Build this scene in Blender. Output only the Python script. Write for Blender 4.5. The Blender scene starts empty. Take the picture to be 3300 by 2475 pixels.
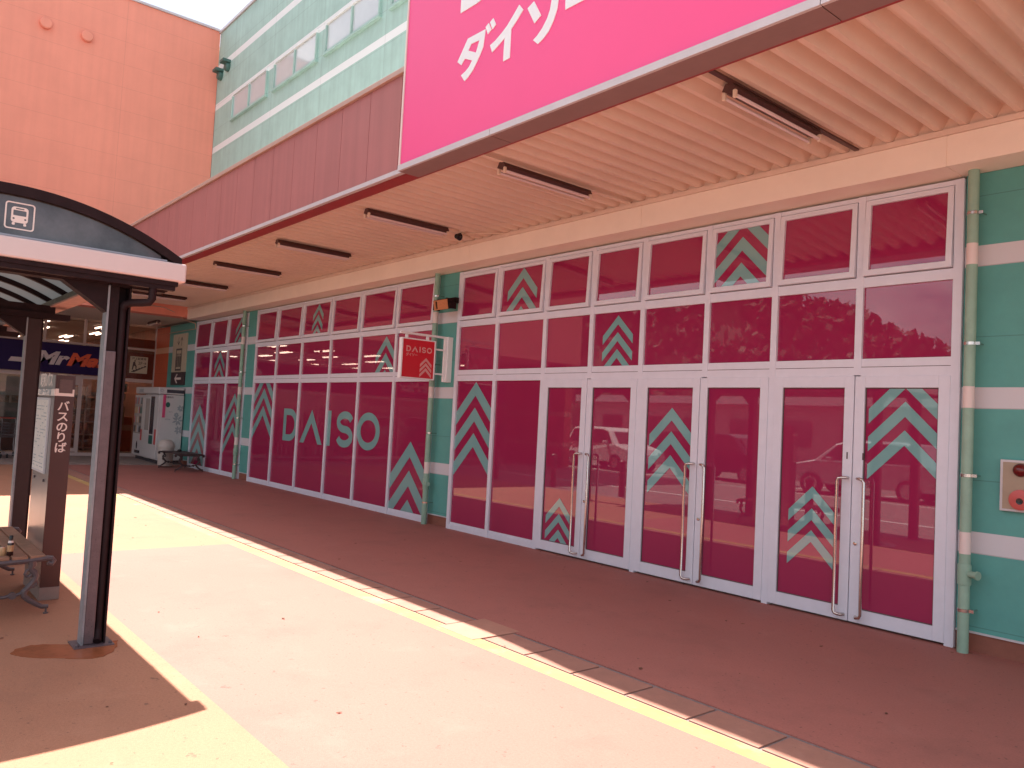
import bpy, bmesh, math, random
from mathutils import Vector, Matrix
from mathutils.geometry import tessellate_polygon
random.seed(7)
sc = bpy.context.scene
COL = sc.collection
rad = math.radians

# ------------------------------------------------------------------ camera
cam_d = bpy.data.cameras.new('camera'); cam = bpy.data.objects.new('camera', cam_d); COL.objects.link(cam)
F, YAW, PITCH, ROLL = 2536.4533 / 3300, -0.8723922, 0.0482826, 0.0525848
CAMP = Vector((0.0, -6.8452757, 1.6))
fw = Vector((math.sin(YAW)*math.cos(PITCH), math.cos(YAW)*math.cos(PITCH), math.sin(PITCH)))
r0 = Vector((math.cos(YAW), -math.sin(YAW), 0)); u0 = r0.cross(fw)
rr = r0*math.cos(ROLL) + u0*math.sin(ROLL); uu = -r0*math.sin(ROLL) + u0*math.cos(ROLL)
mw = Matrix((rr, uu, -fw)).transposed().to_4x4(); mw.translation = CAMP
cam.matrix_world = mw
cam_d.sensor_fit = 'HORIZONTAL'; cam_d.sensor_width = 36.0; cam_d.lens = 36.0*F
cam_d.clip_start = 0.05; cam_d.clip_end = 3000
sc.camera = cam

# ------------------------------------------------------------------ sky, sun, exposure
SUN_TO = Vector((-0.520, 0.055, 1.0)).normalized()          # towards the sun
SUN_EL = math.asin(SUN_TO.z); SUN_AZ = math.atan2(SUN_TO.x, SUN_TO.y)
world = bpy.data.worlds.new('World'); sc.world = world; world.use_nodes = True
nt = world.node_tree; nt.nodes.clear()
out = nt.nodes.new('ShaderNodeOutputWorld'); bg = nt.nodes.new('ShaderNodeBackground')
sky = nt.nodes.new('ShaderNodeTexSky'); sky.sky_type = 'NISHITA'; sky.sun_disc = False
sky.sun_elevation = SUN_EL; sky.sun_rotation = SUN_AZ; sky.air_density = 1.0; sky.dust_density = 2.5; sky.ozone_density = 0.6
tc = nt.nodes.new('ShaderNodeTexCoord'); mp = nt.nodes.new('ShaderNodeMapping'); mp.inputs['Scale'].default_value = (1, 1, 2.6)
nz = nt.nodes.new('ShaderNodeTexNoise'); nz.inputs['Scale'].default_value = 2.6; nz.inputs['Detail'].default_value = 7; nz.inputs['Roughness'].default_value = 0.58
cr = nt.nodes.new('ShaderNodeValToRGB'); cr.color_ramp.elements[0].position = 0.42; cr.color_ramp.elements[1].position = 0.66
mx = nt.nodes.new('ShaderNodeMix'); mx.data_type = 'RGBA'; mx.inputs[7].default_value = (9.5, 9.2, 9.0, 1)
nt.links.new(tc.outputs['Generated'], mp.inputs[0]); nt.links.new(mp.outputs[0], nz.inputs['Vector'])
nt.links.new(nz.outputs['Fac'], cr.inputs[0]); nt.links.new(cr.outputs[0], mx.inputs[0])
nt.links.new(sky.outputs[0], mx.inputs[6]); nt.links.new(mx.outputs[2], bg.inputs[0])
bg.inputs[1].default_value = 0.08
nt.links.new(bg.outputs[0], out.inputs[0])
sun_d = bpy.data.lights.new('sun', 'SUN'); sun_d.energy = 5.0; sun_d.angle = rad(0.5); sun_d.color = (1.0, 0.93, 0.84)
sun = bpy.data.objects.new('sun', sun_d); COL.objects.link(sun)
sun.rotation_euler = SUN_TO.to_track_quat('Z', 'Y').to_euler()
sc.view_settings.view_transform = 'Standard'; sc.view_settings.look = 'None'
sc.view_settings.exposure = 1.55; sc.view_settings.gamma = 1
sc.cycles.max_bounces = 8; sc.cycles.diffuse_bounces = 5; sc.cycles.glossy_bounces = 4; sc.cycles.transparent_max_bounces = 12
sc.cycles.sample_clamp_indirect = 8.0
try:
    sc.cycles.use_denoising = True
except Exception:
    pass

# ------------------------------------------------------------------ materials
def mat(name, col, rough=0.6, var=0.08, scale=6.0, bump=0.0, bscale=120.0, metal=0.0, spec=0.5, extra=None, trans=0.0, emis=None, streak=0.0):
    m = bpy.data.materials.new(name); m.use_nodes = True; n = m.node_tree.nodes; L = m.node_tree.links
    b = n['Principled BSDF']; b.inputs['Roughness'].default_value = rough; b.inputs['Metallic'].default_value = metal
    b.inputs['Specular IOR Level'].default_value = spec
    t = n.new('ShaderNodeNewGeometry')
    z = n.new('ShaderNodeTexNoise'); z.inputs['Scale'].default_value = scale; z.inputs['Detail'].default_value = 6; z.inputs['Roughness'].default_value = 0.65
    L.new(t.outputs['Position'], z.inputs['Vector'])
    r = n.new('ShaderNodeMapRange'); r.inputs[1].default_value = 0.3; r.inputs[2].default_value = 0.7
    r.inputs[3].default_value = 1-var; r.inputs[4].default_value = 1+var*0.6
    L.new(z.outputs['Fac'], r.inputs[0])
    mul = n.new('ShaderNodeMix'); mul.data_type = 'RGBA'; mul.blend_type = 'MULTIPLY'; mul.inputs[0].default_value = 1
    mul.inputs[6].default_value = (*col, 1)
    L.new(r.outputs[0], mul.inputs[7])
    c = mul.outputs[2]
    if streak:
        mpp = n.new('ShaderNodeMapping'); mpp.inputs['Scale'].default_value = (7, 7, 0.35); L.new(t.outputs['Position'], mpp.inputs[0])
        z2 = n.new('ShaderNodeTexNoise'); z2.inputs['Scale'].default_value = 1.3; z2.inputs['Detail'].default_value = 5; L.new(mpp.outputs[0], z2.inputs['Vector'])
        r2 = n.new('ShaderNodeMapRange'); r2.inputs[1].default_value = 0.35; r2.inputs[2].default_value = 0.7; r2.inputs[3].default_value = 1; r2.inputs[4].default_value = 1-streak
        L.new(z2.outputs['Fac'], r2.inputs[0])
        m3 = n.new('ShaderNodeMix'); m3.data_type = 'RGBA'; m3.blend_type = 'MULTIPLY'; m3.inputs[0].default_value = 1
        L.new(c, m3.inputs[6]); L.new(r2.outputs[0], m3.inputs[7]); c = m3.outputs[2]
    if extra: c = extra(n, L, t, c)
    L.new(c, b.inputs['Base Color'])
    if bump:
        zb = n.new('ShaderNodeTexNoise'); zb.inputs['Scale'].default_value = bscale; zb.inputs['Detail'].default_value = 4
        L.new(t.outputs['Position'], zb.inputs['Vector'])
        bp = n.new('ShaderNodeBump'); bp.inputs['Strength'].default_value = bump; bp.inputs['Distance'].default_value = 0.01
        L.new(zb.outputs['Fac'], bp.inputs['Height']); L.new(bp.outputs[0], b.inputs['Normal'])
    if emis:
        b.inputs['Emission Color'].default_value = (*emis[0], 1); b.inputs['Emission Strength'].default_value = emis[1]
    if trans: b.inputs['Transmission Weight'].default_value = trans
    return m

def band_extra(bands, col, joints=None, jcol=0.72, axis=2, vj=None):
    """painted bands at fixed heights and panel joints of a wall"""
    def f(n, L, t, c):
        sp = n.new('ShaderNodeSeparateXYZ'); L.new(t.outputs['Position'], sp.inputs[0])
        def rng(a, b, outp):
            g = n.new('ShaderNodeMath'); g.operation = 'GREATER_THAN'; g.inputs[1].default_value = a; L.new(outp, g.inputs[0])
            l = n.new('ShaderNodeMath'); l.operation = 'LESS_THAN'; l.inputs[1].default_value = b; L.new(outp, l.inputs[0])
            m = n.new('ShaderNodeMath'); m.operation = 'MULTIPLY'; L.new(g.outputs[0], m.inputs[0]); L.new(l.outputs[0], m.inputs[1])
            return m.outputs[0]
        tot = None
        for a, b in bands:
            o = rng(a, b, sp.outputs[2])
            if tot is None: tot = o
            else:
                ad = n.new('ShaderNodeMath'); ad.operation = 'ADD'; L.new(tot, ad.inputs[0]); L.new(o, ad.inputs[1]); tot = ad.outputs[0]
        if tot is not None:
            m = n.new('ShaderNodeMix'); m.data_type = 'RGBA'; L.new(tot, m.inputs[0]); L.new(c, m.inputs[6]); m.inputs[7].default_value = (*col, 1); c = m.outputs[2]
        for jj, ax in ((joints, 2), (vj, axis)):
            if not jj: continue
            off, pitch, w = jj
            s = n.new('ShaderNodeMath'); s.operation = 'SUBTRACT'; L.new(sp.outputs[ax], s.inputs[0]); s.inputs[1].default_value = off-200*pitch
            md = n.new('ShaderNodeMath'); md.operation = 'MODULO'; L.new(s.outputs[0], md.inputs[0]); md.inputs[1].default_value = pitch
            lt = n.new('ShaderNodeMath'); lt.operation = 'LESS_THAN'; L.new(md.outputs[0], lt.inputs[0]); lt.inputs[1].default_value = w
            ml = n.new('ShaderNodeMix'); ml.data_type = 'RGBA'; ml.blend_type = 'MULTIPLY'; L.new(lt.outputs[0], ml.inputs[0]); L.new(c, ml.inputs[6]); ml.inputs[7].default_value = (jcol, jcol, jcol, 1); c = ml.outputs[2]
        return c
    return f

def spots_extra(col, thr=0.68, scale=9.0, strength=0.75):
    """dark specks, soft stains and wear of floor paint"""
    def f(n, L, t, c):
        def noise(sc_, det=5, ro=0.7, off=0.0):
            z = n.new('ShaderNodeTexNoise'); z.inputs['Scale'].default_value = sc_; z.inputs['Detail'].default_value = det; z.inputs['Roughness'].default_value = ro
            mp_ = n.new('ShaderNodeMapping'); mp_.inputs['Location'].default_value = (off, off*.7, 0); L.new(t.outputs['Position'], mp_.inputs[0]); L.new(mp_.outputs[0], z.inputs['Vector']); return z.outputs['Fac']
        def blend(c, fac, lo, hi, f0, f1, cc):
            r = n.new('ShaderNodeMapRange'); r.inputs[1].default_value = lo; r.inputs[2].default_value = hi; r.inputs[3].default_value = f0; r.inputs[4].default_value = f1
            L.new(fac, r.inputs[0]); m = n.new('ShaderNodeMix'); m.data_type = 'RGBA'; L.new(r.outputs[0], m.inputs[0]); L.new(c, m.inputs[6]); m.inputs[7].default_value = (*cc, 1); return m.outputs[2]
        c = blend(c, noise(scale), thr, thr+.05, 0, strength, col)
        c = blend(c, noise(scale*3, 3, .6, 7), .655, .70, 0, strength, col)
        c = blend(c, noise(1.1, 7, .72, 3), .52, .74, 0, .40, tuple(v*1.3 for v in col))
        c = blend(c, noise(2.3, 6, .7, 11), .55, .75, 0, .28, (min(1, col[0]*3.6), col[1]*4.0, col[2]*4.0))
        c = blend(c, noise(0.35, 5, .6, 21), .40, .65, .0, .22, tuple(v*1.6 for v in col))
        return c
    return f

WHITEB = (0.60, 0.58, 0.60)
STR = [(0.76, 0.93), (1.90, 2.07), (3.04, 3.21)]
USTR = [(8.21, 8.37), (9.36, 9.53), (10.42, 10.59)]
M = {}
M['pink'] = mat('pink_floor_paint', (0.375, 0.129, 0.101), 0.72, 0.14, 70.0, 0.25, 160, extra=spots_extra((0.12, 0.05, 0.04), 0.655, 9))
M['yellow'] = mat('yellow_floor_paint', (0.40, 0.176, 0.098), 0.75, 0.16, 70.0, 0.3, 160, extra=spots_extra((0.15, 0.07, 0.045), 0.64, 9))
M['lane'] = mat('worn_ochre_paint', (0.44, 0.29, 0.085), 0.7, 0.15, 9.0, 0.2, 160, extra=spots_extra((0.4, 0.2, 0.13), 0.62, 16))
M['tile'] = mat('drain_cover_paint', (0.36, 0.165, 0.12), 0.7, 0.12, 8.0, 0.2, 160, extra=spots_extra((0.17, 0.09, 0.07), 0.66, 18))
M['tile2'] = mat('newer_drain_cover_paint', (0.40, 0.19, 0.135), 0.7, 0.10, 8.0, 0.2, 160)
M['gap'] = mat('steel_grey_edge', (0.20, 0.16, 0.16), 0.55, 0.25, 30.0)
M['asph'] = mat('asphalt', (0.20, 0.165, 0.15), 0.85, 0.25, 2.0, 0.5, 90)
M['conc'] = mat('grey_concrete', (0.27, 0.20, 0.175), 0.8, 0.18, 4.0, 0.2, 80)
M['wpaint'] = mat('white_road_paint', (0.7, 0.68, 0.64), 0.7, 0.15, 12.0)
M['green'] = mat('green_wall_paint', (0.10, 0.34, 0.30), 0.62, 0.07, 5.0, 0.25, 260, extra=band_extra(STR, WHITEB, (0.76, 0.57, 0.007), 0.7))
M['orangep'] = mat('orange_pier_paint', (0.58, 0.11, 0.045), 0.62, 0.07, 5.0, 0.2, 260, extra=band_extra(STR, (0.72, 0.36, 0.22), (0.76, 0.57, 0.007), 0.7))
M['ugreen'] = mat('haze_paled_green_wall_paint', (0.40, 0.60, 0.53), 0.7, 0.10, 2.5, 0.2, 200, streak=0.12, extra=band_extra(USTR, (0.78, 0.82, 0.80), (8.82, 0.655, 0.012), 0.80, 0, (-17.2, 2.513, 0.014)))  # paler than the lower wall: haze and sky light put into the colour
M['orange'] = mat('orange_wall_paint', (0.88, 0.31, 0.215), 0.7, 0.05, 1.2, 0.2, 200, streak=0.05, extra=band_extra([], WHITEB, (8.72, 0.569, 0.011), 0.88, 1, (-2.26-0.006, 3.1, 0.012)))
M['plinth'] = mat('brown_plinth', (0.25, 0.085, 0.055), 0.7, 0.12, 8.0, 0.2, 150)
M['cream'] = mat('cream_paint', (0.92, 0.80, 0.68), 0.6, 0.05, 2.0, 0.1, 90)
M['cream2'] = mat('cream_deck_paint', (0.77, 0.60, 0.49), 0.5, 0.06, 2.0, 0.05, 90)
M['alu'] = mat('silver_white_frame', (0.70, 0.70, 0.77), 0.42, 0.04, 9.0, 0.0, metal=0.0)
M['alub'] = mat('dull_aluminium_strip', (0.56, 0.52, 0.53), 0.4, 0.08, 5.0)
M['seal'] = mat('dark_seal', (0.10, 0.07, 0.07), 0.7)
M['glassm'] = mat('magenta_film_glass', (0.32, 0.021, 0.080), 0.012, 0.05, 1.5, 0.0, spec=1.0)
M['chev'] = mat('mint_film_glass', (0.21, 0.40, 0.39), 0.012, 0.04, 3.0, 0.0, spec=1.0)
M['chevr'] = mat('faded_rose_film_glass', (0.30, 0.09, 0.10), 0.02, 0.04, 3.0, 0.0, spec=0.75)
M['steel'] = mat('brushed_steel', (0.62, 0.56, 0.53), 0.22, 0.05, 20.0, metal=1.0)
M['pipe'] = mat('green_pipe_paint', (0.27, 0.42, 0.32), 0.5, 0.14, 6.0, 0.1, 120, extra=band_extra(STR, (0.72, 0.60, 0.56)))
M['fascia'] = mat('dusty_pink_panel', (0.43, 0.150, 0.140), 0.6, 0.06, 1.5, 0.1, 150, streak=0.10)
M['maroon'] = mat('maroon_trim', (0.30, 0.03, 0.03), 0.5, 0.12, 5.0)
M['coping'] = mat('tan_coping', (0.50, 0.32, 0.26), 0.5, 0.08, 4.0)
M['sign'] = mat('pink_sign_face', (0.90, 0.070, 0.26), 0.45, 0.03, 0.7)
M['signw'] = mat('white_sign_letters', (0.85, 0.85, 0.85), 0.5, 0.02)
M['lip'] = mat('brown_soffit_plate', (0.26, 0.165, 0.155), 0.5, 0.08, 5)
M['redsign'] = mat('red_sign_face', (0.62, 0.015, 0.03), 0.35, 0.03)
M['pinkl'] = mat('pale_pink_lettering', (0.72, 0.36, 0.34), 0.5, 0.02)
M['dark'] = mat('dark_brown_metal', (0.022, 0.010, 0.011), 0.6, 0.25, 12.0, 0.1, 200, spec=0.15)
M['brownp'] = mat('dark_brown_post_cover', (0.040, 0.020, 0.019), 0.5, 0.15, 14.0, 0.1, 120, spec=0.3)
M['galv'] = mat('skylit_grey_flange', (0.24, 0.24, 0.255), 0.42, 0.2, 14.0, 0.1, 120)  # galvanised grey, with sky light on that side put into the colour
M['darkp'] = mat('weathered_post_cover', (0.115, 0.078, 0.085), 0.5, 0.22, 14.0, 0.15, 120, extra=spots_extra((0.03, 0.02, 0.02), 0.66, 22))
M['housing'] = mat('brown_lamp_housing', (0.085, 0.035, 0.03), 0.5, 0.1)
M['tube'] = mat('unlit_lamp_tube', (0.75, 0.62, 0.62), 0.2, 0.02)
M['socket'] = mat('cream_plastic', (0.75, 0.58, 0.45), 0.4, 0.03)
M['black'] = mat('black_plastic', (0.012, 0.012, 0.012), 0.25, 0.0)
M['floodf'] = mat('amber_lamp_face', (0.55, 0.22, 0.10), 0.3, 0.15, 30)
M['alarm'] = mat('beige_alarm_box', (0.36, 0.27, 0.19), 0.35, 0.06, 10)
M['reddome'] = mat('dark_red_lens', (0.13, 0.008, 0.008), 0.12, 0.05)
M['redbtn'] = mat('red_button_plate', (0.52, 0.09, 0.08), 0.35, 0.08, 30)
M['navy'] = mat('navy_sign_face', (0.018, 0.006, 0.055), 0.5, 0.05, spec=0.15)
M['logow'] = mat('white_logo', (0.55, 0.44, 0.43), 0.5, 0.04)
M['logoo'] = mat('orange_logo', (0.66, 0.085, 0.025), 0.5, 0.04)
M['shopf'] = mat('warm_grey_shop_frame', (0.50, 0.37, 0.34), 0.5, 0.06)
M['ceil'] = mat('recess_ceiling', (0.66, 0.55, 0.47), 0.8, 0.06)
M['intw'] = mat('shop_interior_wall', (0.46, 0.20, 0.13), 0.8, 0.3, 1.2)
M['intf'] = mat('shop_interior_floor', (0.45, 0.36, 0.31), 0.4, 0.1)
M['lit'] = mat('lit_lamp_tube', (1, 1, 1), 0.4, 0, emis=((1.0, 0.86, 0.72), 4.5))
M['poster'] = mat('white_poster', (0.60, 0.54, 0.50), 0.6, 0.05)
M['goods'] = mat('shelf_goods', (0.45, 0.22, 0.14), 0.7, 0.75, 7.0)
M['vend'] = mat('white_machine_paint', (0.56, 0.52, 0.51), 0.3, 0.04)
M['vgl'] = mat('machine_window', (0.42, 0.37, 0.34), 0.06, 0.05, 9)
M['vdark'] = mat('machine_dark_slot', (0.03, 0.03, 0.045), 0.2, 0.05)
M['vpink'] = mat('pink_banner', (0.62, 0.06, 0.17), 0.6, 0.1, 30)
M['vgreen'] = mat('dark_green_print', (0.01, 0.10, 0.08), 0.5, 0.02)
M['vgrey'] = mat('grey_flower_print', (0.30, 0.31, 0.33), 0.5, 0.05)
M['vred'] = mat('red_print', (0.5, 0.05, 0.05), 0.5, 0.05)
M['bin'] = mat('pale_bin_plastic', (0.50, 0.43, 0.38), 0.45, 0.05)
M['signy'] = mat('cream_sign_face', (0.50, 0.42, 0.31), 0.5, 0.03)
M['signk'] = mat('dark_brown_sign_face', (0.045, 0.025, 0.03), 0.4, 0.04)
M['wood'] = mat('worn_bench_slat', (0.30, 0.155, 0.095), 0.6, 0.3, 18.0, 0.2, 90)
M['iron'] = mat('cast_iron', (0.10, 0.075, 0.08), 0.45, 0.2, 30)
M['ironr'] = mat('rusty_dark_iron', (0.05, 0.03, 0.03), 0.6, 0.2, 30)
M['kbrown'] = mat('kiosk_brown_panel', (0.055, 0.013, 0.011), 0.35, 0.05)
M['kdisp'] = mat('kiosk_brown_display', (0.11, 0.05, 0.045), 0.3, 0.2, 80)
M['ksteel'] = mat('kiosk_stainless', (0.50, 0.46, 0.44), 0.30, 0.06, 6, metal=0.85)
M['khead'] = mat('kiosk_grey_header', (0.27, 0.26, 0.25), 0.4, 0.05)
M['kwhite'] = mat('kiosk_white_band', (0.78, 0.66, 0.60), 0.45, 0.02)
M['paper'] = mat('timetable_paper', (0.75, 0.68, 0.62), 0.35, 0.12, 25)
M['ptext'] = mat('timetable_print', (0.36, 0.38, 0.40), 0.5, 0.2, 40)
M['fasw'] = mat('silver_shelter_beam', (0.66, 0.53, 0.50), 0.35, 0.04, 4, metal=0.15)
M['rail'] = mat('grey_blue_edge', (0.25, 0.30, 0.36), 0.4, 0.05)
M['gable'] = mat('smoked_gable_panel', (0.115, 0.118, 0.125), 0.10, 0.6, 2.2)
M['moss'] = mat('mossy_gutter', (0.12, 0.115, 0.09), 0.7, 0.5, 14)
M['rust'] = mat('rusty_liner', (0.36, 0.19, 0.15), 0.7, 0.25, 10)
M['bottle'] = mat('dark_bottle', (0.03, 0.012, 0.01), 0.12, 0.1)
M['label'] = mat('tan_label', (0.50, 0.30, 0.15), 0.4, 0.3, 80)
M['wet'] = mat('wet_orange_stain', (0.33, 0.105, 0.045), 0.22, 0.25, 9.0, 0.1, 60)
M['litter'] = mat('dry_leaf', (0.20, 0.085, 0.05), 0.8, 0.6, 3)
M['tyre'] = mat('tyre_rubber', (0.02, 0.02, 0.02), 0.8)
M['cglass'] = mat('car_glass', (0.015, 0.018, 0.02), 0.05, 0, spec=0.8)
M['rim'] = mat('wheel_rim', (0.5, 0.5, 0.5), 0.3, 0, metal=0.8)
M['headl'] = mat('clear_lamp', (0.7, 0.7, 0.7), 0.1, 0)
M['taill'] = mat('red_lamp', (0.4, 0.02, 0.02), 0.1, 0)
M['bollard'] = mat('brown_bollard', (0.09, 0.045, 0.035), 0.5, 0.1)
M['leaf'] = mat('leaves', (0.045, 0.075, 0.030), 0.7, 0.6, 0.35)
M['bark'] = mat('bark', (0.10, 0.07, 0.05), 0.85, 0.3, 8)
M['farw'] = mat('far_building_wall', (0.32, 0.27, 0.24), 0.7, 0.1)
M['farr'] = mat('far_building_roof', (0.55, 0.52, 0.52), 0.5, 0.1)
M['bluebag'] = mat('dark_blue_cloth', (0.03, 0.03, 0.09), 0.8)
M['cartm'] = mat('cart_wire', (0.35, 0.32, 0.32), 0.35, 0.1, metal=0.7)
M['cartd'] = mat('cart_grey_basket', (0.10, 0.08, 0.08), 0.5, 0.1)
M['carth'] = mat('cart_red_handle', (0.42, 0.07, 0.05), 0.5, 0.1)
M['cable'] = mat('cable_sheath', (0.55, 0.38, 0.28), 0.5)
M['vgreenlid'] = mat('dark_vent', (0.06, 0.14, 0.12), 0.5)
def glass_mat(name, tint, fr, tr):
    m = bpy.data.materials.new(name); m.use_nodes = True; n = m.node_tree.nodes; L = m.node_tree.links
    n.remove(n['Principled BSDF']); o = n['Material Output']
    g = n.new('ShaderNodeBsdfGlossy'); g.inputs['Roughness'].default_value = 0.01
    t = n.new('ShaderNodeBsdfTransparent'); t.inputs[0].default_value = (*tint, 1)
    f = n.new('ShaderNodeFresnel'); f.inputs[0].default_value = fr
    mm = n.new('ShaderNodeMixShader'); L.new(f.outputs[0], mm.inputs[0]); L.new(t.outputs[0], mm.inputs[1]); L.new(g.outputs[0], mm.inputs[2])
    L.new(mm.outputs[0], o.inputs[0]); return m
M['upane'] = mat('frosted_upper_pane', (0.55, 0.60, 0.60), 0.08, 0.05, 2)
M['clear'] = glass_mat('shop_window_glass', (0.72, 0.66, 0.64), 1.45, 0)
def poly_mat(name, col, tw):
    m = bpy.data.materials.new(name); m.use_nodes = True; n = m.node_tree.nodes; L = m.node_tree.links
    b = n['Principled BSDF']; b.inputs['Base Color'].default_value = (*col, 1); b.inputs['Roughness'].default_value = 0.3
    t = n.new('ShaderNodeBsdfTranslucent'); t.inputs[0].default_value = (*col, 1)
    mm = n.new('ShaderNodeMixShader'); mm.inputs[0].default_value = tw
    L.new(b.outputs[0], mm.inputs[1]); L.new(t.outputs[0], mm.inputs[2]); L.new(mm.outputs[0], n['Material Output'].inputs[0])
    return m
M['poly'] = poly_mat('polycarbonate_roof_sheet', (0.26, 0.27, 0.28), 0.6)

# ------------------------------------------------------------------ mesh helpers
ORG = {}
class MB:
    def __init__(s): s.v = []; s.f = []; s.sm = False
    def box(s, x0, x1, y0, y1, z0, z1):
        i = len(s.v)
        s.v += [(x, y, z) for z in (z0, z1) for y in (y0, y1) for x in (x0, x1)]
        for q in ((0, 2, 3, 1), (4, 5, 7, 6), (0, 1, 5, 4), (2, 6, 7, 3), (0, 4, 6, 2), (1, 3, 7, 5)): s.f.append(tuple(i+k for k in q))
        return s
    def tube(s, pts, r, n=10, cap=True, rs=None):
        pts = [Vector(p) for p in pts]; rings = []
        up = None
        for k, p in enumerate(pts):
            d = (pts[min(k+1, len(pts)-1)]-pts[max(k-1, 0)]).normalized()
            if up is None:
                a = Vector((0, 0, 1)) if abs(d.z) < 0.9 else Vector((1, 0, 0)); e1 = d.cross(a).normalized()
            else:
                e1 = (up-d*up.dot(d)).normalized()
            up = e1; e2 = d.cross(e1); R = rs[k] if rs else r
            i = len(s.v); s.v += [tuple(p+(e1*math.cos(2*math.pi*j/n)+e2*math.sin(2*math.pi*j/n))*R) for j in range(n)]; rings.append(i)
        for a, b in zip(rings, rings[1:]):
            for j in range(n): s.f.append((a+j, a+(j+1) % n, b+(j+1) % n, b+j))
        if cap: s.f.append(tuple(rings[0]+j for j in range(n))[::-1]); s.f.append(tuple(rings[-1]+j for j in range(n)))
        return s
    def lathe(s, c, prof, n=20, axis='z'):
        rings = []
        for r, h in prof:
            i = len(s.v); rings.append(i)
            for j in range(n):
                a = 2*math.pi*j/n; u, v = r*math.cos(a), r*math.sin(a)
                p = {'z': (u, v, h), 'y': (u, -h, v), 'x': (h, u, v)}[axis]
                s.v.append((c[0]+p[0], c[1]+p[1], c[2]+p[2]))
        for a, b in zip(rings, rings[1:]):
            for j in range(n): s.f.append((a+j, a+(j+1) % n, b+(j+1) % n, b+j))
        s.f.append(tuple(rings[0]+j for j in range(n))[::-1]); s.f.append(tuple(rings[-1]+j for j in range(n)))
        return s
    def prism(s, poly, fn, d0, d1, holes=()):
        """2D outline with holes, fn(u,v,d) to 3D, extruded from depth d0 to d1"""
        loops = [list(poly)]+[list(h) for h in holes]
        tris = tessellate_polygon([[Vector((a, b, 0)) for a, b in l] for l in loops])
        flat = [p for l in loops for p in l]; n = len(flat); i = len(s.v)
        s.v += [tuple(fn(a, b, d0)) for a, b in flat]+[tuple(fn(a, b, d1)) for a, b in flat]
        for t in tris:
            s.f.append(tuple(i+k for k in t)); s.f.append(tuple(i+n+k for k in t)[::-1])
        o = i
        for l in loops:
            m = len(l)
            for j in range(m): s.f.append((o+j, o+(j+1) % m, o+n+(j+1) % m, o+n+j))
            o += m
        return s
    def add(s, other, T=None):
        i = len(s.v)
        s.v += [tuple(T @ Vector(v)) if T else v for v in other.v]; s.f += [tuple(i+k for k in q) for q in other.f]; return s
    def build(s, name, m, parent=None, smooth=False, bevel=0.0, uses=None):
        o0 = ORG.get(parent.name, Vector((0, 0, 0))) if parent else (uses or Vector((0, 0, 0)))
        me = bpy.data.meshes.new(name); me.from_pydata([tuple(Vector(v)-o0) for v in s.v], [], s.f)
        bm = bmesh.new(); bm.from_mesh(me); bmesh.ops.recalc_face_normals(bm, faces=bm.faces)
        if smooth:
            for f in bm.faces: f.smooth = True
            for e in bm.edges:
                if len(e.link_faces) == 2 and e.calc_face_angle(0) > 0.7: e.smooth = False
        bm.to_mesh(me); bm.free()
        o = bpy.data.objects.new(name, me); COL.objects.link(o); me.materials.append(m)
        if bevel:
            b = o.modifiers.new('bevel', 'BEVEL'); b.width = bevel; b.segments = 2; b.limit_method = 'ANGLE'; b.angle_limit = 0.8
        if parent: o.parent = parent
        else: o.location = o0
        ORG[o.name] = o0
        return o

def tag(o, label=None, cat=None, group=None, kind=None):
    if label: o['label'] = label
    if cat: o['category'] = cat
    if group: o['group'] = group
    if kind: o['kind'] = kind
    return o
def thing(name, label, cat, loc=(0, 0, 0), group=None):
    o = bpy.data.objects.new(name, None); COL.objects.link(o); o.location = loc; o.empty_display_size = 0.1
    ORG[o.name] = Vector(loc); return tag(o, label, cat, group)
def kids(o): return [c for c in list(COL.objects) if c.parent == o]
def copy_tree(o, parent=None, loc=None, rz=None, label=None):
    c = o.copy(); COL.objects.link(c)
    if parent: c.parent = parent
    if loc is not None: c.location = loc
    if rz is not None: c.rotation_euler = (0, 0, rz)
    if label: c['label'] = label
    for k in kids(o): copy_tree(k, c)
    return c
FY = lambda y: (lambda u, v, d: (u, y-d, v))        # wall facing -y : u=x, v=z
FX = lambda x: (lambda u, v, d: (x+d, u, v))        # wall facing +x : u=y, v=z
def text(name, s, m, parent, pos, size, facing='x', bold=0.0, ext=0.002, shear=0.0, sx=1.0, align='LEFT', rotz=None):
    cu = bpy.data.curves.new(name, 'FONT'); cu.body = s; cu.size = size; cu.extrude = ext; cu.offset = bold; cu.shear = shear; cu.align_x = align; cu.resolution_u = 6
    t = bpy.data.objects.new(name, cu); COL.objects.link(t)
    dg = bpy.context.evaluated_depsgraph_get(); dg.update()
    me = bpy.data.meshes.new_from_object(t.evaluated_get(dg), depsgraph=dg)
    bpy.data.objects.remove(t); bpy.data.curves.remove(cu)
    R = Matrix.Rotation(math.pi/2, 4, 'X')
    if facing == 'x': R = Matrix.Rotation(math.pi/2, 4, 'Z') @ R
    o0 = ORG.get(parent.name, Vector((0, 0, 0))) if parent else Vector((0, 0, 0))
    me.transform(Matrix.Translation(Vector(pos)-o0) @ R @ Matrix.Diagonal((sx, 1, 1, 1)))
    me.materials.clear(); me.materials.append(m)
    o = bpy.data.objects.new(name, me); COL.objects.link(o)
    if parent: o.parent = parent
    ORG[o.name] = o0
    return o

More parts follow.
